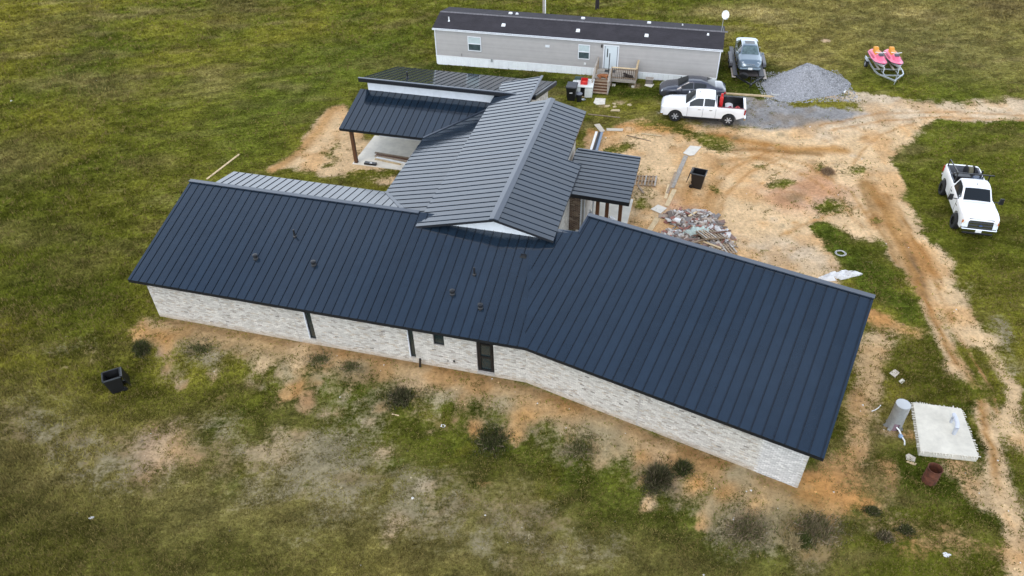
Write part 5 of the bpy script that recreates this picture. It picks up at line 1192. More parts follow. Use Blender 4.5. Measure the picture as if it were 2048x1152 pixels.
slabthing('cardboard_piece', PLY, 'tan scrap of board lying beside the rusty barrel', 'board scrap', [(1811, 911), (1817, 908), (1831, 916), (1829, 925), (1812, 920)])
slabthing('cardboard_piece', PINE, 'short yellowish strip of wood beside the rusty barrel', 'board scrap', [(1812, 925), (1815, 922), (1833, 928), (1830, 932)])
slabthing('concrete_step', CONC, 'pale concrete pad at the foot of the porch stairs', 'paving slab', [(1187, 206), (1191, 197), (1211, 198), (1210, 209), (1193, 210)], th=.06, z=-.01)
STN = mat('yellow_flagstone', (.48, .38, .22), rough=.9, var=.15)
for k, (px, py, s_, l_) in enumerate([(1215, 213, .5, 'small yellow flagstone nearest the concrete pad'), (1229, 214, .45, 'small yellow flagstone second from the concrete pad'), (1228, 208, .4, 'small yellow flagstone between the concrete pad and the deck'), (1259, 210, .45, 'small yellow flagstone farthest right, below the deck')]):
    c = at(px, py); pts = [(s_ * .5 * random.uniform(.6, 1.1) * math.cos(a), s_ * .42 * random.uniform(.6, 1.1) * math.sin(a)) for a in np.linspace(0, 2 * math.pi, 8)[:-1]]
    thing(MB().prism(pts, 0, .05), 'flagstone', STN, l_, 'flagstone', (c[0], c[1], c[2] - .01), k, 'flagstones before the porch')
slabthing('flagstone', STN, 'long tan flagstone in the grass above the thin stick', 'flagstone', [(1221, 223), (1224, 220), (1239, 220), (1240, 224)], th=.05, group='flagstones before the porch')
slabthing('concrete_pad', CONC, 'small concrete base beside the white skirting right of the porch', 'concrete base', [(1289, 172), (1293, 168), (1308, 170), (1303, 176)], th=.06)
c = at(1298, 168); mb_ = empty('grey_ground_box', (c[0], c[1], c[2] + .05), TF.a, 'low grey box on the concrete base against the mobile home skirting', 'box')
MB().box(-.28, .28, -.22, .22, 0, .38, .03).build('housing', mat('brown_grey_box', (.16, .14, .12), rough=.7), mb_); MB().box(-.31, .31, -.25, .25, .38, .42).build('lid', GREYW, mb_)

# pallets
def pallet(P, label, rz, L_=1.2, W_=1.0, tilt=(0, 0)):
    c = at(*P); e = empty('pallet', (c[0], c[1], c[2] + .02), rz, label, 'pallet'); e.rotation_euler = (tilt[0], tilt[1], rz)
    for y in (-W_ / 2 + .05, 0, W_ / 2 - .05): B(-L_ / 2, L_ / 2, y - .025, y + .025, .02, .11).build('stringer', OLDW, e)
    for k in range(7): x = -L_ / 2 + .05 + k * (L_ - .1) / 6; B(x - .05, x + .05, -W_ / 2, W_ / 2, .11, .13).build('slat', OLDW if k % 3 else GREYW, e)
    for k in range(3): x = -L_ / 2 + .05 + k * (L_ - .1) / 2; B(x - .05, x + .05, -W_ / 2, W_ / 2, 0, .02).build('slat', OLDW, e)
    return e
pallet((1291, 364), 'greyish pallet lying beside the right edge of the front porch roof', R_(-15), 1.4, 1.1, (R_(4), R_(-5)))
# debris pile
pallet((1437, 487), 'pale pallet at the right end of the debris pile', R_(12), 1.5, 1.2, (R_(-3), R_(7)))
e_ = pallet((1420, 478), 'broken pallet tilted on top of the debris pile', R_(18), 1.4, 1.1, (R_(-10), R_(12))); e_.location.z += .22
e_ = pallet((1448, 502), 'reddish broken pallet just above the roof edge, below the other pallets', R_(20), 1.2, .9, (R_(6), R_(2)))
dc = at(1395, 452)
# rubble mound: many small scraps nobody could count
V = []; F_ = []; K_ = []
cols = [(.24, .16, .13), (.34, .27, .21), (.22, .20, .19), (.46, .40, .34), (.30, .13, .10), (.5, .48, .45), (.15, .12, .10), (.30, .24, .20)]
def scrap(c, s3, rz, tilt, col):
    b = len(V); Rm = Matrix.Rotation(rz, 3, 'Z') @ Matrix.Rotation(tilt[0], 3, 'X') @ Matrix.Rotation(tilt[1], 3, 'Y')
    for x in (-1, 1):
        for y in (-1, 1):
            for z in (-1, 1): V.append(tuple(Rm @ Vector((x * s3[0], y * s3[1], z * s3[2])) + Vector(c)))
    for f in ((0, 1, 3, 2), (4, 6, 7, 5), (0, 4, 5, 1), (2, 3, 7, 6), (0, 2, 6, 4), (1, 5, 7, 3)): F_.append(tuple(b + i for i in f)); K_.append(col)
for (px, py), rx_, n_ in [((1385, 440), 1.3, 260), ((1400, 455), 1.2, 200), ((1350, 475), 1.2, 90), ((1425, 485), 1.3, 90), ((1360, 436), .9, 90)]:
    c0 = at(px, py)
    for _ in range(n_):
        a = random.uniform(0, 6.28); r = rx_ * math.sqrt(random.random()); x, y = c0[0] + r * math.cos(a) * 1.15, c0[1] + r * math.sin(a) * .8
        hgt = .32 * (1 - (r / rx_) ** 2); s_ = random.uniform(.03, .09)
        scrap((x, y, float(gz(x, y)) + hgt * random.random() + .03), (s_ * random.choice([1, 1, 1.5, 2.5, 5]), s_ * random.choice([.6, 1, 1.6]), s_ * random.uniform(.2, .7)), random.uniform(0, 3.1), (random.uniform(-.5, .5), random.uniform(-.5, .5)), random.choice(cols))
m_ = bpy.data.meshes.new('rubble'); m_.from_pydata(V, [], F_); RUB = mat('mixed_rubble', (.4, .35, .3), rough=.9, attr='Col', var=.2, vscale=12); m_.materials.append(RUB)
ca = m_.color_attributes.new('Col', 'FLOAT_COLOR', 'CORNER'); kk = np.ones((len(m_.loops), 4), np.float32); kk[:, :3] = np.repeat(np.array(K_), 4, axis=0); ca.data.foreach_set('color', kk.ravel())
tag(link('rubble', m_), 'heap of broken brick, wood scraps and mortar behind the wide right roof', 'rubble', kind='stuff')
def crumple(nm, m, label, cat, P, rx_, ry_, h, rz=0, seed=0, group=None):
    c = at(*P); N = 22; V2 = []; F2 = []
    for i_ in range(N):
        for j_ in range(N):
            u, v = -1 + 2 * i_ / (N - 1), -1 + 2 * j_ / (N - 1); rr = math.hypot(u, v)
            q = 1 + .35 * (float(vn(math.atan2(v, u) * 1.3 + 9, 3.3, 1, seed)) - .5) * 2
            k = max(abs(u), abs(v)) / max(rr, 1e-3); x, y = u * k * rx_ * q, v * k * ry_ * q
            x, y = x * math.cos(rz) - y * math.sin(rz), x * math.sin(rz) + y * math.cos(rz)
            z = h * (.10 + .9 * (1 - abs(float(fbm(x + 5, y + 7, .5, seed, 3)) * 2 - 1) * 2.2)) * (1 - min(1, max(abs(u), abs(v))) ** 4)
            V2.append((x, y, z + float(gz(c[0] + x, c[1] + y)) - c[2] + .01))
    for i_ in range(N - 1):
        for j_ in range(N - 1): a = i_ * N + j_; F2.append((a, a + N, a + N + 1, a + 1))
    o = MB().add(V2, F2).build(nm, m, smooth=60); o.location = tuple(c); return tag(o, label, cat, group)
GRNSH = mat('pale_green_sheet', (.42, .50, .45), rough=.7, var=.25, vscale=4, bump=.5, bscale=6)
crumple('plastic_sheet', GRNSH, 'pale green crumpled sheet in the middle of the debris pile', 'sheet', (1395, 466), 1.0, .65, .38, 0, 3)
crumple('plastic_sheet', SHEETP, 'white crumpled sheet hanging over the right side of the debris pile', 'sheet', (1436, 464), 1.0, .32, .45, R_(-35), 5)
crumple('plastic_sheet', mat('dusty_white_sheet', (.58, .56, .52), rough=.7, var=.25, vscale=5, bump=.5, bscale=8), 'dusty whitish sheet at the left end of the debris pile', 'sheet', (1352, 470), 1.1, .5, .25, R_(10), 8)
crumple('white_tarp', SHEETP, 'long white crumpled plastic wrap beyond the far right corner of the roof', 'tarp', (1675, 554), 1.15, .32, .35, R_(8), 11)
crumple('foil_wrap', mat('pale_blue_wrap', (.6, .64, .68), rough=.4, var=.15, vscale=6), 'bluish white crumpled wrap in front of the gravel pile', 'wrap', (1626, 190), .75, .32, .18, R_(15), 14)
crumple('litter', SHEETP, 'white scrap of paper on the bank below the patio door', 'litter', (886, 852), .10, .07, .05, 0, 2, 'small white litter in the grass')
crumple('litter', SHEETP, 'white scrap of plastic in the lower left grass', 'litter', (183, 1036), .10, .07, .05, 0, 4, 'small white litter in the grass')
crumple('litter', SHEETP, 'white crumpled scrap on the bare soil in the lower right corner', 'litter', (1893, 1110), .14, .10, .06, 0, 6, 'small white litter in the grass')
for k, (a, b) in enumerate([((1371, 428), (1388, 440)), ((1376, 441), (1392, 432)), ((1385, 480), (1460, 470)), ((1372, 497), (1420, 484)), ((1405, 492), (1440, 505)), ((1455, 480), (1468, 486))]):
    board(a, b, .12, ['thin plank sticking up at the top of the rubble heap', 'thin plank crossing the other one at the top of the rubble heap', 'long dark board lying across the debris pile', 'reddish board at the bottom left of the debris pile', 'tan board under the pallets in the debris', 'short pale board right of the pallets'][k], [GREYW, PINE, TIMBER, OLDW, PINE, PINE][k], group='boards in the debris pile', z=.30 if k < 5 else .03)
def bucket(P, label):
    c = at(*P); e = empty('bucket', (c[0], c[1], c[2] + .17), R_(-30), label, 'bucket')
    o = MB().lathe([(.13, 0), (.165, .38), (.175, .38), (.175, .34)], n=20, cap=False).build('pail', WPLA, e, smooth=40); o.rotation_euler = (0, R_(90), 0); o.location = (-.2, 0, 0)
    l_ = MB().lathe([(.13, 0), (.13, .005)], n=20).build('pail_bottom', WPLA, e); l_.rotation_euler = (0, R_(90), 0); l_.location = (-.2, 0, 0)
bucket((1355, 446), 'white bucket lying on its side at the left of the debris pile')
# coiled white hose
c = at(1681, 507); hs2 = MB(); pts = []
for k in range(120): a = k * .21; r = .33 + .05 * math.sin(k * .13) + .0018 * k * .5; r *= .62; pts.append((r * math.cos(a) * 1.1, r * math.sin(a), .03 + .02 * (k % 30) / 30))
thing(MB().tube(pts, .014, 6), 'coiled_hose', mat('greyish_hose', (.45, .45, .43), rough=.5), 'coil of white pipe lying on the ground beside the track', 'hose', tuple(c))
c = at(1553, 191); pts = [(.42 * math.cos(a) , .32 * math.sin(a), .10 + .02 * a) for a in np.linspace(2.2, 8.4, 26)] + [(.9, .45, .1), (1.5, .42, .05)]
thing(MB().tube(pts, .05, 8), 'curled_pipe', mat('grey_pipe', (.45, .45, .43), rough=.6), 'grey curled pipe at the right end of the long yellowish board', 'pipe', tuple(c))
c = at(1753, 818); thing(MB().tube([(-.28, -.14, .02), (-.1, -.08, .03), (.08, .03, .03), (.26, .2, .02)], .022, 6), 'bent_pipe', WPLA, 'short bent white pipe in the grass left of the wrapped cylinder', 'pipe', tuple(c))
# gravel pile
c = at(1607, 172); gp_ = []; N = 70; VV = []; FF = []
def gh(u, v):
    r = math.hypot(u, v); a = math.atan2(v, u); q = r / (1 + .10 * math.sin(2 * a + .6) + .08 * math.sin(3 * a + 2) + .05 * math.sin(5 * a))
    base = max(0, 1 - q); return 1.95 * (base ** 1.05) - .10 * math.exp(-((u * 1.4 + v * .5) ** 2) * 40) * base * 3 * (v < .1)
for i_ in range(N):
    for j_ in range(N):
        u, v = -1.1 + 2.2 * i_ / (N - 1), -1.1 + 2.2 * j_ / (N - 1); x, y = u * 3.35, v * 2.5
        z = min(gh(u, v), 1.74 + .06 * float(vn(x, y, .5, 3))); z += (float(fbm(x, y, .6, 9, 3)) - .5) * .16 * (z > .02)
        VV.append((x, y, z - .06 + float(gz(c[0] + x, c[1] + y)) - c[2]))
for i_ in range(N - 1):
    for j_ in range(N - 1): a = i_ * N + j_; FF.append((a, a + N, a + N + 1, a + 1))
gpo = empty('gravel_pile', tuple(c), 0, 'large cone shaped pile of grey gravel between the trailer car and the watercraft', 'gravel pile')
GRM = mat('grey_gravel', (.27, .27, .28), rough=.95, var=.35, vscale=9, bump=1., bscale=26)
MB().add(VV, FF).build('gravel_mound', GRM, gpo, smooth=60)
V3 = []; F3 = []; K3 = []
zg_ = np.array([p[2] for p in VV]).reshape(N, N)
for _ in range(9000):
    u, v = random.uniform(-1.05, 1.05), random.uniform(-1.05, 1.05)
    if gh(u, v) <= .02 and random.random() < .55: continue
    i_ = (u + 1.1) / 2.2 * (N - 1); j_ = (v + 1.1) / 2.2 * (N - 1); z = zg_[int(i_), int(j_)]; x, y = u * 3.35, v * 2.5; s_ = random.uniform(.025, .06); b = len(V3)
    if gh(u, v) <= .02: z = float(gz(c[0] + x, c[1] + y)) - c[2]
    V3 += [(x + s_, y, z), (x, y + s_, z), (x - s_, y, z), (x, y - s_, z), (x, y, z + s_)]
    F3 += [(b, b + 1, b + 4), (b + 1, b + 2, b + 4), (b + 2, b + 3, b + 4), (b + 3, b, b + 4)]; g_ = random.choice([.16, .24, .32, .42]); K3 += [(g_, g_, g_ * 1.02)] * 4
m_ = bpy.data.meshes.new('gravel_stones'); m_.from_pydata(V3, [], F3); m_.materials.append(mat('gravel_stone', (.3, .3, .3), rough=.95, attr='Col', var=.1))
ca = m_.color_attributes.new('Col', 'FLOAT_COLOR', 'CORNER'); kk = np.ones((len(m_.loops), 4), np.float32); kk[:, :3] = np.repeat(np.array(K3), 3, axis=0); ca.data.foreach_set('color', kk.ravel())
tag(link('gravel_stones', m_, gpo), kind='stuff')

# wheelie bins
def bin_(P, rz, label, lid='open', sticker=None, s_=1.):
    c = at(*P); e = empty('wheeled_bin', (c[0], c[1], c[2]), rz, label, 'bin')
    mb = MB(); w0, w1, d0, d1, h = .25 * s_, .34 * s_, .27 * s_, .40 * s_, 1.05 * s_
    mb.add([(-d0, -w0, .05), (d0, -w0, .05), (d0, w0, .05), (-d0, w0, .05), (-d1, -w1, h), (d1, -w1, h), (d1, w1, h), (-d1, w1, h), (-d1 + .04, -w1 + .04, h), (d1 - .04, -w1 + .04, h), (d1 - .04, w1 - .04, h), (-d1 + .04, w1 - .04, h), (-d0 + .02, -w0 + .02, .3), (d0 - .02, -w0 + .02, .3), (d0 - .02, w0 - .02, .3), (-d0 + .02, w0 - .02, .3)],
           [(3, 2, 1, 0), (0, 1, 5, 4), (1, 2, 6, 5), (2, 3, 7, 6), (3, 0, 4, 7), (4, 5, 9, 8), (5, 6, 10, 9), (6, 7, 11, 10), (7, 4, 8, 11), (8, 9, 13, 12), (9, 10, 14, 13), (10, 11, 15, 14), (11, 8, 12, 15), (12, 13, 14, 15)])
    mb.build('bin_body', BLKP, e)
    MB().box(-d1 - .02, d1 + .02, -w1 - .02, -w1 + .02, h - .06, h).box(-d1 - .02, d1 + .02, w1 - .02, w1 + .02, h - .06, h).box(d1 - .02, d1 + .02, -w1 - .02, w1 + .02, h - .06, h).box(-d1 - .02, -d1 + .02, -w1 - .02, w1 + .02, h - .06, h).build('rim', mat('worn_black_rim', (.05, .055, .06), rough=.45), e)
    if lid == 'closed':
        MB().box(-d1 - .05, d1 + .04, -w1 - .03, w1 + .03, h + .005, h + .07, .05).build('lid', mat('dusty_black_lid', (.045, .047, .055), rough=.5, var=.3), e, bevel=.02)
    else:
        o = MB().box(-.03, .03, -w1, w1, 0, .78, .015).build('lid', BLKP, e); o.location = (-d1 - .06, 0, h + .01); o.rotation_euler = (0, R_(180 + 12), 0)
    for sg in (1, -1):
        o = MB().lathe([(.05, -.03), (.13, -.03), (.13, .03), (.05, .03)], n=16, axis='y').build('wheel', BLKP, e); o.location = (-d0 - .05, sg * w0, .13)
    MB().tube([(-d1 - .07, -w1 * .8, h - .04), (-d1 - .07, w1 * .8, h - .04)], .02, 8).build('handle', BLKP, e)
    if sticker: 
        x = d0 + (d1 - d0) * .82
        MB().add([(x + .012, -.17, h - .30), (x + .012, .17, h - .30), (x + .045, .19, h - .09), (x + .045, -.19, h - .09)], [(0, 1, 2, 3)]).build('sticker', WPLA, e)
    return e
b1 = bin_((237, 779), R_(205), 'open black bin with rubbish inside, standing on the lower left grass', 'open', True, 1.02)
for k, (x, y, s_, l_) in enumerate([(-.05, .05, .13, 'large white scrap inside the open bin on the lower left grass'), (.12, -.08, .06, 'small white scrap inside the open bin on the lower left grass')]):
    o = thing(MB().lathe([(.001, 0), (s_, .02), (s_ * .9, s_ * .7), (.001, s_ * .9)], n=7), 'bin_rubbish', SHEETP, l_, 'rubbish', w_of(b1, x, y, .62))
o = thing(MB().prism([(-.27, -.21), (.27, -.21), (.27, .21), (-.27, .21)], 0, .03), 'leafy_rubbish', mat('leafy_rubbish', (.04, .05, .015), rough=.9, var=.5, vscale=12), 'layer of green yard waste in the open bin on the lower left grass', 'rubbish', w_of(b1, 0, 0, .60), b1.rotation_euler.z)
bin_((1394, 374), R_(-25), 'open black bin with a white sticker standing in the sandy yard', 'open', True, 1.1)
bn = bin_((1143, 199), TF.a + R_(-90), 'large closed black bin beside the white cabinet and the porch', 'closed', False, 1.12)
o = MB().box(-.11, .11, -.005, .005, -.03, .03).build('label_strip', WPLA, bn); o.location = (.40, 0, .72); o.rotation_euler = (0, R_(-8), R_(90))
c = at(1158, 203); sb_ = empty('small_bin', (c[0], c[1], c[2]), 0, 'small round dark bin with a grey lid next to the large closed bin', 'bin')
MB().lathe([(.17, 0), (.22, .62), (.22, .62)], n=18).build('bin_body', BLKP, sb_, smooth=40); MB().lathe([(.24, .62), (.24, .67), (.10, .74), (.02, .75)], n=18).build('lid', mat('grey_bin_lid', (.16, .17, .20), rough=.5), sb_, smooth=40)
# white cabinet with red tray beside the stairs
c = at(1169, 190); cb = empty('white_cabinet', (c[0], c[1], c[2]), TF.a + R_(4), 'low white cabinet with a dark opening, standing between the bins and the stairs', 'cabinet')
cb.location.y += .15
WCAB = mat('dirty_white_panel', (.66, .68, .64), rough=.6, var=.12, vscale=2)
MB().box(-.62, -.55, -.60, .75, 0, .86).box(.55, .62, -.60, .75, 0, .86).box(-.55, .55, .69, .75, 0, .86).build('side_panel', WCAB, cb)
MB().box(-.68, .68, -.66, .80, .86, .90).build('top', WCAB, cb); MB().box(.06, .55, -.60, -.55, .02, .86).box(-.55, -.28, -.60, -.55, .02, .86).build('front_panel', WCAB, cb)
MB().box(-.28, .06, -.50, -.46, .02, .86).build('dark_recess', BFRAME, cb); MB().box(-.6, .6, -.58, .7, .02, .06).build('shelf', PINE, cb)
MB().add([(-.70, -.4, .80), (-.70, .6, .88), (-.95, .6, .80), (-.95, -.4, .72), (-.70, -.4, .77), (-.70, .6, .85), (-.95, .6, .77), (-.95, -.4, .69)], [(0, 1, 2, 3), (7, 6, 5, 4), (0, 3, 7, 4), (1, 5, 6, 2), (2, 6, 7, 3), (0, 4, 5, 1)]).build('side_flap', WCAB, cb)
rb = empty('red_crate', w_of(cb, -.05, .12, .90), cb.rotation_euler.z, 'red plastic crate lying on top of the white cabinet', 'crate')
MB().box(-.26, .26, -.40, .40, 0, .03).box(-.26, -.23, -.40, .40, .03, .20).box(.23, .26, -.40, .40, .03, .20).box(-.23, .23, -.40, -.37, .03, .20).box(-.23, .23, .37, .40, .03, .20).build('crate_walls', REDP, rb)
MB().box(-.20, .20, -.34, .0, .04, .15, .03).build('red_bundle', mat('bright_red_cloth', (.65, .05, .03), rough=.8, bump=.4), rb, bevel=.02)
crumple('grey_cloth', mat('grey_cloth', (.28, .29, .36), rough=.9, var=.2), 'grey cloth draped at the left front of the white cabinet', 'cloth', (1156, 182), .35, .5, .5, R_(20), 21)
o = thing(MB().box(-.35, .35, -.12, .12, 0, .16, .04).box(-.3, .3, -.08, .08, .16, .2), 'dark_tool_case', mat('dark_green_case', (.04, .07, .06), rough=.5), 'dark green case on the back left corner of the white cabinet', 'case', w_of(cb, -.50, .62, .90), cb.rotation_euler.z)
c = at(1167, 201); thing(MB().lathe([(.08, 0), (.16, .09), (.17, .09), (.10, .02)], n=16), 'pet_bowl', GALV, 'metal pet bowl on the ground in front of the white cabinet', 'bowl', tuple(c))

# concrete tank lid with pipes, wrapped cylinder, barrel
W = [at(*p, .32) for p in ((1826, 804), (1923, 817), (1958, 914), (1841, 902))]
c = np.mean(W, axis=0); gs = float(gz(c[0], c[1]))
ts = empty('concrete_tank_lid', (c[0], c[1], gs), 0, 'large square white concrete tank slab with a grey pipe bend on it', 'concrete slab')
pl_ = [(w_[0] - c[0], w_[1] - c[1]) for w_ in W][::-1]
MB().prism(pl_, -.4, .32 - gs).build('slab', CONCW, ts, bevel=.02)
fr_ = MB(); ntab = 0
for i_ in range(4):
    p, q_ = np.array(pl_[i_]), np.array(pl_[(i_ + 1) % 4]); d = q_ - p; Ln = np.linalg.norm(d); d /= Ln; nn = np.array([d[1], -d[0]]); s = .05
    if nn @ (p + q_) < 0: nn = -nn
    while s < Ln - .05:
        if random.random() < .72:
            l_ = random.uniform(.03, .13); a = p + d * s; b_ = a + nn * l_ + d * random.uniform(-.03, .03); z = .32 - gs - .02
            fr_.bar((*a, z), (*b_, z - random.uniform(0, .05)), .035, .02)
        s += random.uniform(.06, .13)
tag(fr_.build('torn_edge_tabs', CONCW, ts), kind='stuff')
PIPE = mat('grey_pvc', (.42, .44, .48), rough=.5, var=.12)
a = at(1907, 868, .30); b = at(1925, 832, .30); p1 = np.array([a[0] - c[0], a[1] - c[1]]); 
q1 = at(1901, 845, .30); p2 = np.array([q1[0] - c[0], q1[1] - c[1]]); zt = .32 - gs
pv = MB().tube([(*p1, zt - .02), (*p1, zt + .42)], .085, 14).build('standpipe', PIPE, ts, smooth=40)
MB().tube([(*p2, zt - .02), (*p2, zt + .30)], .06, 12).build('standpipe', PIPE, ts, smooth=40)
MB().tube([(*p1, zt + .40), (*(p1 + (p2 - p1) * .05 + np.array([.02, .12])), zt + .55), (*((p1 + p2) / 2 + np.array([.02, .12])), zt + .52), (*(p2 + np.array([.02, .06])), zt + .44), (*p2, zt + .28)], .09, 12).build('pipe_bend', mat('taped_elbow', (.55, .57, .62), rough=.6, bump=.5, bscale=20), ts, smooth=50)
c = at(1786, 853); e = empty('wrapped_cylinder', tuple(c), 0, 'tall grey foil wrapped cylinder standing beside the white concrete slab', 'wrapped tank')
FOIL = mat('grey_foil_wrap', (.33, .335, .33), rough=.42, metal=.25, var=.2, vscale=5, bump=1., bscale=8)
n_ = 26; prof = [(0, .05), (.15, .33), (.5, .32), (.9, .31), (1.3, .31), (1.52, .31)]; Vc = []; Fc = []
for i_, (z, r) in enumerate(prof):
    for k in range(n_):
        a = 2 * math.pi * k / n_; q = r * (1 + (.10 if i_ == 0 else .03) * math.sin(k * 2.9 + i_)) if i_ else .36 * (1 + .22 * math.sin(k * 1.7)); Vc.append((q * math.cos(a), q * math.sin(a), z + (.08 * math.sin(k * 2.3) if i_ == 0 else 0)))
for i_ in range(len(prof) - 1):
    for k in range(n_):
        if i_ < 2 and 17 <= k <= 19: continue
        Fc.append((i_ * n_ + k, i_ * n_ + (k + 1) % n_, (i_ + 1) * n_ + (k + 1) % n_, (i_ + 1) * n_ + k))
MB().add(Vc, Fc).build('foil_wrapping', FOIL, e, smooth=50)
MB().lathe([(.001, 1.535), (.2, 1.53), (.315, 1.51), (.30, 1.49)], n=n_, cap=False).build('top_disc', mat('pale_foil_top', (.46, .47, .47), rough=.5, metal=.1, bump=.6, bscale=9), e, smooth=60)
MB().lathe([(.27, .0), (.27, .5)], n=18).build('inner_tank', mat('mauve_plastic', (.26, .17, .20), rough=.6), e, smooth=40)
MB().tube([(-.05, -.28, .30), (.05, -.42, .22), (.10, -.62, .10), (.16, -.85, .04), (.08, -1.05, .03)], .035, 8).build('hose', WPLA, e, smooth=60)
MB().lathe([(.03, 0), (.09, .03), (.1, .12), (.04, .18)], (.06, -.62, .02), 10).build('valve', mat('blue_valve', (.25, .34, .48), rough=.4), e)
c = at(1857, 962); e = empty('rusty_barrel', tuple(c), 0, 'open rusty burn barrel standing on the grass below the white concrete slab', 'barrel')
MB().lathe([(.28, 0), (.285, .28), (.295, .30), (.285, .32), (.285, .57), (.295, .59), (.285, .61), (.285, .86), (.295, .88), (.27, .88), (.265, .10)], n=26, cap=False).build('drum', RUST, e, smooth=45)
MB().lathe([(.001, .12), (.27, .10)], n=26, cap=False).build('ash', mat('dark_ash', (.02, .015, .012), rough=.95), e)
c = at(1862, 972); 
# black pipe by the wall
c = at(840, 733); thing(MB().tube([(0, 0, -.05), (.06, -.03, .55)], .06, 10), 'black_standpipe', BLKP, 'black pipe sticking up from the soil in front of the brick wall', 'pipe', tuple(c))
# lumber on the back porch and the black box
def hx(u, v, z): x, y = HF.wor(u, v); return (x, y, z)
for k in range(5):
    a = HF.plane(750 + (k % 2) * 3, 305 + k * 3.2, (0, 0, .08), (0, 0, 1)); 
    mm = [OLDW, TIMBER, OLDW, WPLA, PINE][k]
    thing(B(0, 3.2 - .3 * k, -.07, .07, 0, .05), 'lumber_board', mm, ['tan board at the back of the lumber stack on the back porch slab', 'reddish board in the lumber stack on the back porch slab', 'brown board in the middle of the lumber stack on the porch slab', 'white board at the front of the lumber stack on the porch slab', 'thin pale board nearest the slab edge in the lumber stack'][k], 'board', hx(a[0], a[1], .055), HF.a + R_(-4 - k), 'boards stacked on the back porch slab')
a = HF.plane(741, 328, (0, 0, .08), (0, 0, 1)); tb = empty('black_tool_box', hx(a[0], a[1], .052), HF.a, 'flat black box with a white emblem on the corner of the back porch slab', 'box')
MB().box(-.42, .42, -.13, .13, 0, .14).build('case', BLKP, tb, bevel=.01); MB().add([(-.06, -.08, .1425), (.16, -.09, .1425), (.10, .06, .1425), (.02, .02, .1425)], [(0, 1, 2, 3)]).build('emblem', WPLA, tb)
# white metal trim bundle behind the front porch
a = at(1176, 300); b = at(1184, 278)
for k, (o_, mm, l_) in enumerate([(0, WPLA, 'white length of metal trim leaning beyond the front porch roof'), (.22, FASC, 'black length of metal trim beside the white one beyond the front porch'), (.40, mat('blue_grey_trim', (.20, .25, .33), rough=.4), 'blue grey length of metal trim beside the black one beyond the front porch')]):
    dd_ = (b - a)[:2]; Ln = float(np.linalg.norm(dd_)) + 1.2; o = B(0, Ln, -.08, .08, 0, .10).build('metal_trim', mm); o.location = (a[0] + o_ * .95, a[1] - .9 - o_ * .2, .06); o.rotation_euler = (0, R_(-8), math.atan2(dd_[1], dd_[0])); tag(o, l_, 'metal trim', 'lengths of metal trim')
a = HF.wor(.85, 14.6)
crumple('white_bag', SHEETP, 'white plastic bag leaning in the front porch entry', 'bag', (1180, 432), .22, .3, .6, 0, 31)
crumple('white_bag', SHEETP, 'small white bag on the ground just above the ridge beside the porch posts', 'bag', (1223, 440), .22, .18, .35, 0, 33)
# poles behind the mobile home
c = at(1194, 18); up = empty('utility_pole', tuple(c), 0, 'dark wooden utility pole rising out of the picture behind the mobile home', 'utility pole')
MB().tube([(0, 0, -.3), (0, 0, 9.5)], [.19, .13], 14).build('pole_shaft', mat('dark_creosote_wood', (.018, .013, .015), rough=.9, var=.3, stretch=(6, 6, .5)), up, smooth=60)
MB().bar((-1.1, 0, 8.9), (1.1, 0, 8.9), .1, .12).build('crossarm', MATS['dark_creosote_wood'], up)
for x in (-1, -.4, .4, 1): MB().lathe([(.04, 8.96), (.06, 9.0), (.03, 9.1)], (x, 0, 0), 8).build('insulator', GALV, up)
c = at(1113.5, 36); mp_ = empty('meter_post', (c[0], c[1], c[2]), TF.a, 'white meter riser on a grey post behind the mobile home roof', 'post')
c2 = TF.wor(*[TF.loc(c[0], c[1])[0], tw + 1.2]); mp_.location = (*c2, float(gz(*c2)))
zt_ = 3.0
MB().tube([(0, 0, 0), (0, 0, 4.55)], .05, 8).lathe([(.09, 4.5), (.10, 4.65), (.03, 4.72)], n=10).build('white_riser', WPLA, mp_); B(-.22, -.08, -.06, .06, 0, 5.0).build('grey_post', GREYW, mp_)

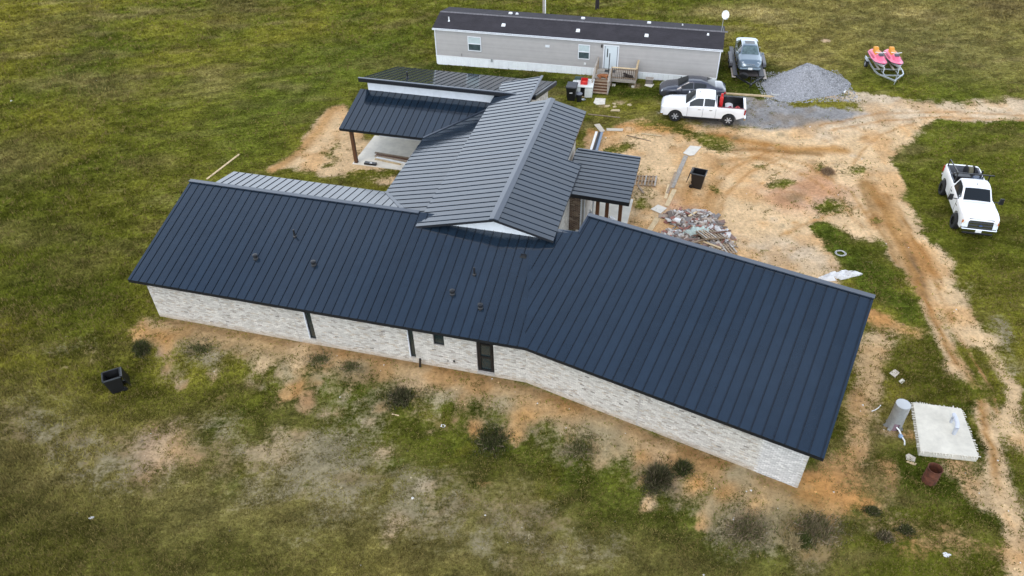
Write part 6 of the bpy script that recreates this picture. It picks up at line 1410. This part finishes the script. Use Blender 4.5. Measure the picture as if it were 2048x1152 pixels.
# ------------------------------------------------------------------ grass, weeds and bushes
def blades(nm, px_, py_, base, hgt, wid, nb, colfn, m, lean=.6, label=None, parent=None, kind='stuff', spread=.05):
    n_ = len(px_)
    px_ = np.repeat(px_, nb) + RS.normal(0, 1, n_ * nb) * np.repeat(spread * np.ones(n_), nb); py_ = np.repeat(py_, nb) + RS.normal(0, 1, n_ * nb) * np.repeat(spread * np.ones(n_), nb)
    h = np.repeat(hgt, nb) * RS.uniform(.55, 1.2, n_ * nb); wd = np.repeat(wid, nb) * RS.uniform(.7, 1.3, n_ * nb)
    a = RS.uniform(0, 2 * np.pi, n_ * nb); b_ = a + RS.normal(0, .7, n_ * nb) + np.pi / 2; ln = np.abs(RS.normal(.35, .3, n_ * nb)) * lean * 2
    z0 = (gz(px_, py_) if base is None else np.repeat(base, nb)) - .01
    ca_, sa_ = np.cos(a), np.sin(a)
    P0 = np.stack([px_ - ca_ * wd, py_ - sa_ * wd, z0], 1); P1 = np.stack([px_ + ca_ * wd, py_ + sa_ * wd, z0], 1)
    P2 = np.stack([px_ + np.cos(b_) * ln * h + ca_ * wd * .2, py_ + np.sin(b_) * ln * h + sa_ * wd * .2, z0 + h * np.clip(1.1 - ln * .5, .3, 1)], 1)
    V_ = np.stack([P0, P1, P2], 1).reshape(-1, 3).astype(np.float32); N_ = n_ * nb
    me_ = bpy.data.meshes.new(nm); me_.vertices.add(N_ * 3); me_.vertices.foreach_set('co', V_.ravel())
    me_.loops.add(N_ * 3); me_.loops.foreach_set('vertex_index', np.arange(N_ * 3, dtype=np.int32)); me_.polygons.add(N_); me_.polygons.foreach_set('loop_start', np.arange(0, N_ * 3, 3, dtype=np.int32)); me_.update(calc_edges=True)
    c_ = colfn(px_, py_) * RS.uniform(.70, 1.25, N_)[:, None]; c3 = np.ones((N_, 3, 4), np.float32); c3[:, :, :3] = np.clip(c_, 0, 1)[:, None, :]
    ca2 = me_.color_attributes.new('Col', 'FLOAT_COLOR', 'CORNER'); ca2.data.foreach_set('color', c3.ravel())
    me_.materials.append(m); o = link(nm, me_, parent)
    if kind: o['kind'] = kind
    return o
GRM2 = mat('grass_blades', (.1, .12, .03), rough=.9, spec=.03, attr='Col')
def inhouse(x, y):
    u, v = HF.loc(x, y); s, t = GF.loc(x, y)
    k = (u > -LA + .3) & (u < 0) & (v > .4) & (v < WA + HB - .4); k |= (s > -1) & (s < LG - .3) & (t > .4) & (t < WG - .3)
    k |= (u > UD + .6) & (u < UC + WR) & (v > 5) & (v < VE2); k |= (u > -16.4) & (u < UD + 1) & (v > VE + .2) & (v < 26); k |= (u > -10) & (u < -4.8) & (v > VE) & (v < 26.4); k |= (u > -3) & (u < 2.9) & (v > VP0 - .4) & (v < VP1 - .3)
    a, b = TF.loc(x, y); k |= (a > .05) & (a < TLn - .05) & (b > .05) & (b < tw)
    return k
NT = 460000
ppx = RS.uniform(-160, 2208, NT); ppy = RS.uniform(-60, 1260, NT) ** 1.0
dx = FWD[None] * FPX + RT[None] * (ppx - 1024)[:, None] - UP[None] * (ppy - 576)[:, None]
tt = -H / dx[:, 2]; gx, gy = dx[:, 0] * tt, dx[:, 1] * tt
gx += RS.normal(0, .15, NT); gy += RS.normal(0, .15, NT)
gcl, scl, br_ = ground_cols(gx, gy)
patch = fbm(gx, gy, .45, 201, 3)
keep = ((br_ + (patch - .5) * 1.6 + RS.uniform(-.4, .4, NT) < .42) | ((RS.uniform(0, 1, NT) < .03) & (gy < 36))) & ~inhouse(gx, gy)
c = at(1607, 172); keep &= (((gx - c[0]) / 3.2) ** 2 + ((gy - c[1]) / 2.3) ** 2 > 1)
sl_ = sd_poly(gx, gy, [w_[:2] for w_ in W]); keep &= sl_ > .05
gx, gy, gcl, patch = gx[keep], gy[keep], gcl[keep], patch[keep]
dist = np.hypot(gx, gy); rough_ = np.clip(sst(gy, 55, 75) + sst(-gx - .25 * gy, 8, 20), 0, 1)
cl2 = fbm(gx, gy, 1.1, 301, 3)
hgt = (.06 + .10 * rough_ + .07 * cl2) * (.6 + 1.0 * patch) ; wid = .012 + dist * .00042
_tab = {}
gi = np.repeat(np.arange(len(gx)), 3)
mixs = np.where((RS.uniform(0, 1, len(gx)) < .10 + .16 * (cl2 > .55) + .12 * (gy < 32))[:, None], STRAW * np.array([.72, .72, .62]), gcl * 1.12)
cc3 = np.repeat(mixs, 3, axis=0)
blades('grass', gx, gy, None, hgt, wid, 3, lambda a, b: cc3, GRM2, lean=.8)

WEED = mat('weed_blades', (.05, .06, .02), rough=.9, spec=.1, attr='Col')
def bush(P, r, h, n_, cols_, label, nm='weed_clump', cat='weeds', group=None, dark=1.):
    c = at(*P); e = empty(nm, tuple(c), 0, label, cat, group)
    a = RS.uniform(0, 2 * np.pi, n_); n_ = int(n_ * .62); a = RS.uniform(0, 2 * np.pi, n_); q = np.clip(np.abs(RS.normal(0, .50, n_)), 0, 1.5) * r * (1 + .35 * np.sin(2 * a + r * 9) + .2 * np.sin(5 * a)); x = q * np.cos(a) * 1.2; y = q * np.sin(a) * .85
    hh = h * np.clip(1.05 - (q / (r * 1.1)) ** 1.2, .22, 1) * RS.uniform(.6, 1.1, n_)
    zb = gz(c[0] + x, c[1] + y) - c[2]
    C3 = np.array(cols_)[RS.randint(0, len(cols_), n_ * 3)] * dark
    o = blades('foliage', x, y, zb + RS.uniform(0, .4, n_) * hh, hh, np.full(n_, .016), 3, lambda s, t: C3, WEED, lean=.55, parent=e, kind=None)
    mb = MB()
    for k in range(9): al = k * .7; mb.tube([(r * .2 * math.cos(al), r * .2 * math.sin(al), -.05), (r * .6 * math.cos(al), r * .5 * math.sin(al), h * .7)], .008, 5)
    mb.build('stem', OLDW, e)
    return e
DK = [(.05, .055, .022), (.075, .075, .03), (.15, .12, .07), (.04, .036, .02), (.10, .10, .04)]; GRW = [(.05, .075, .014), (.08, .10, .022), (.04, .055, .014), (.13, .12, .05)]; BRW = [(.22, .17, .10), (.30, .23, .14), (.13, .10, .06), (.17, .14, .09)]
MIX = [(.11, .12, .035), (.07, .09, .02), (.22, .18, .09), (.16, .13, .07)]
bush((1315, 962), .62, .75, 2600, DK + [(.14, .11, .07)], 'tall dark weed clump below the wide roof, near the right end of the brick wall', 'bush', 'bush')
bush((1365, 940), .40, .5, 1200, DK + GRW, 'smaller dark weed clump just right of the tallest one, near the brick wall', 'bush', 'bush')
bush((800, 798), .85, .35, 1500, DK, 'blackish low bush below the right slot window', 'bush', 'bush')
bush((285, 702), .42, .55, 1500, GRW + DK, 'dark green bush near the left corner of the house', 'bush', 'bush')
bush((983, 885), 1.2, .28, 1900, GRW + DK, 'wide dark green weed patch below the patio door', 'weed_clump')
bush((1490, 1062), 1.4, .25, 2200, BRW + MIX, 'wide brown dead weed patch on the bank below the wide roof')
bush((1630, 1060), 1.5, .28, 2300, BRW + MIX, 'brown dead weed patch on the bank past the right end of the wall')
bush((1590, 1090), .25, .45, 500, [(.42, .33, .17), (.34, .27, .14)], 'small straw coloured grass tuft among the brown weeds')
bush((1605, 1085), .35, .4, 700, GRW, 'small green weed clump beside the straw coloured tuft')
bush((1745, 1025), .35, .3, 600, GRW + DK, 'green weed clump on the orange soil at the lower right')
bush((1770, 1075), .35, .3, 600, DK + BRW, 'dark weed clump below the green one at the lower right')
bush((1810, 1062), .4, .25, 700, GRW + DK, 'low dark green weed clump left of the lush grass at the lower right')
bush((1655, 345), .55, .35, 900, [(.30, .20, .12), (.38, .27, .16), (.2, .13, .08)], 'reddish brown dry weed tuft in the middle of the yard')
bush((1657, 165), .45, .35, 900, GRW, 'small dark green weed at the right foot of the gravel pile')
bush((400, 700), 1.3, .20, 800, MIX, 'greenish weed patch on the bank below the left part of the wall')
bush((640, 720), 1.1, .18, 700, MIX, 'greenish weed patch just below the left slot window')
bush((1160, 900), 1.2, .25, 800, MIX, 'mixed weed patch on the bank below the bend of the wall')
bush((700, 735), .9, .18, 500, MIX, 'small green weed patch right of the left slot window')

# small stones and clods
V = []; F_ = []; K_ = []
NS = 9000; sx = RS.uniform(0, 2048, NS); sy = RS.uniform(60, 1200, NS)
dx = FWD[None] * FPX + RT[None] * (sx - 1024)[:, None] - UP[None] * (sy - 576)[:, None]; tt = -H / dx[:, 2]; x_, y_ = dx[:, 0] * tt, dx[:, 1] * tt
_g, _s, b_ = ground_cols(x_, y_); ok = ((b_ > .5) | (RS.uniform(0, 1, NS) < .03)) & ~inhouse(x_, y_)
x_, y_, _s = x_[ok], y_[ok], _s[ok]; z_ = gz(x_, y_); n_ = len(x_); r_s = RS.gamma(2., .012, n_) + .008
off = np.array([[1, 0, 0], [.2, .9, 0], [-.9, .3, 0], [-.2, -1, 0], [0, 0, .75]]); V = (np.stack([x_, y_, z_ - .005], 1)[:, None, :] + off[None] * r_s[:, None, None] * RS.uniform(.7, 1.3, (n_, 5, 1))).reshape(-1, 3)
F_ = []
for i_ in range(n_): b = i_ * 5; F_ += [(b, b + 1, b + 4), (b + 1, b + 2, b + 4), (b + 2, b + 3, b + 4), (b + 3, b, b + 4)]
m_ = bpy.data.meshes.new('stones_and_clods'); m_.from_pydata(V.tolist(), [], F_); m_.materials.append(mat('small_stone', (.4, .35, .3), rough=.95, attr='Col', var=.1))
tn = RS.choice([.55, .75, 1.0, 1.5], n_, p=[.35, .3, .25, .1]); kc = np.clip(_s * tn[:, None], 0, .8); kc = np.where((RS.uniform(0, 1, n_) < .06)[:, None], np.array([.65, .63, .6]), kc)
ca = m_.color_attributes.new('Col', 'FLOAT_COLOR', 'CORNER'); kk = np.ones((len(m_.loops), 4), np.float32); kk[:, :3] = np.repeat(kc, 12, axis=0); ca.data.foreach_set('color', kk.ravel())
tag(link('stones_and_clods', m_), 'small stones and clods scattered over the bare soil', 'stones', kind='stuff')
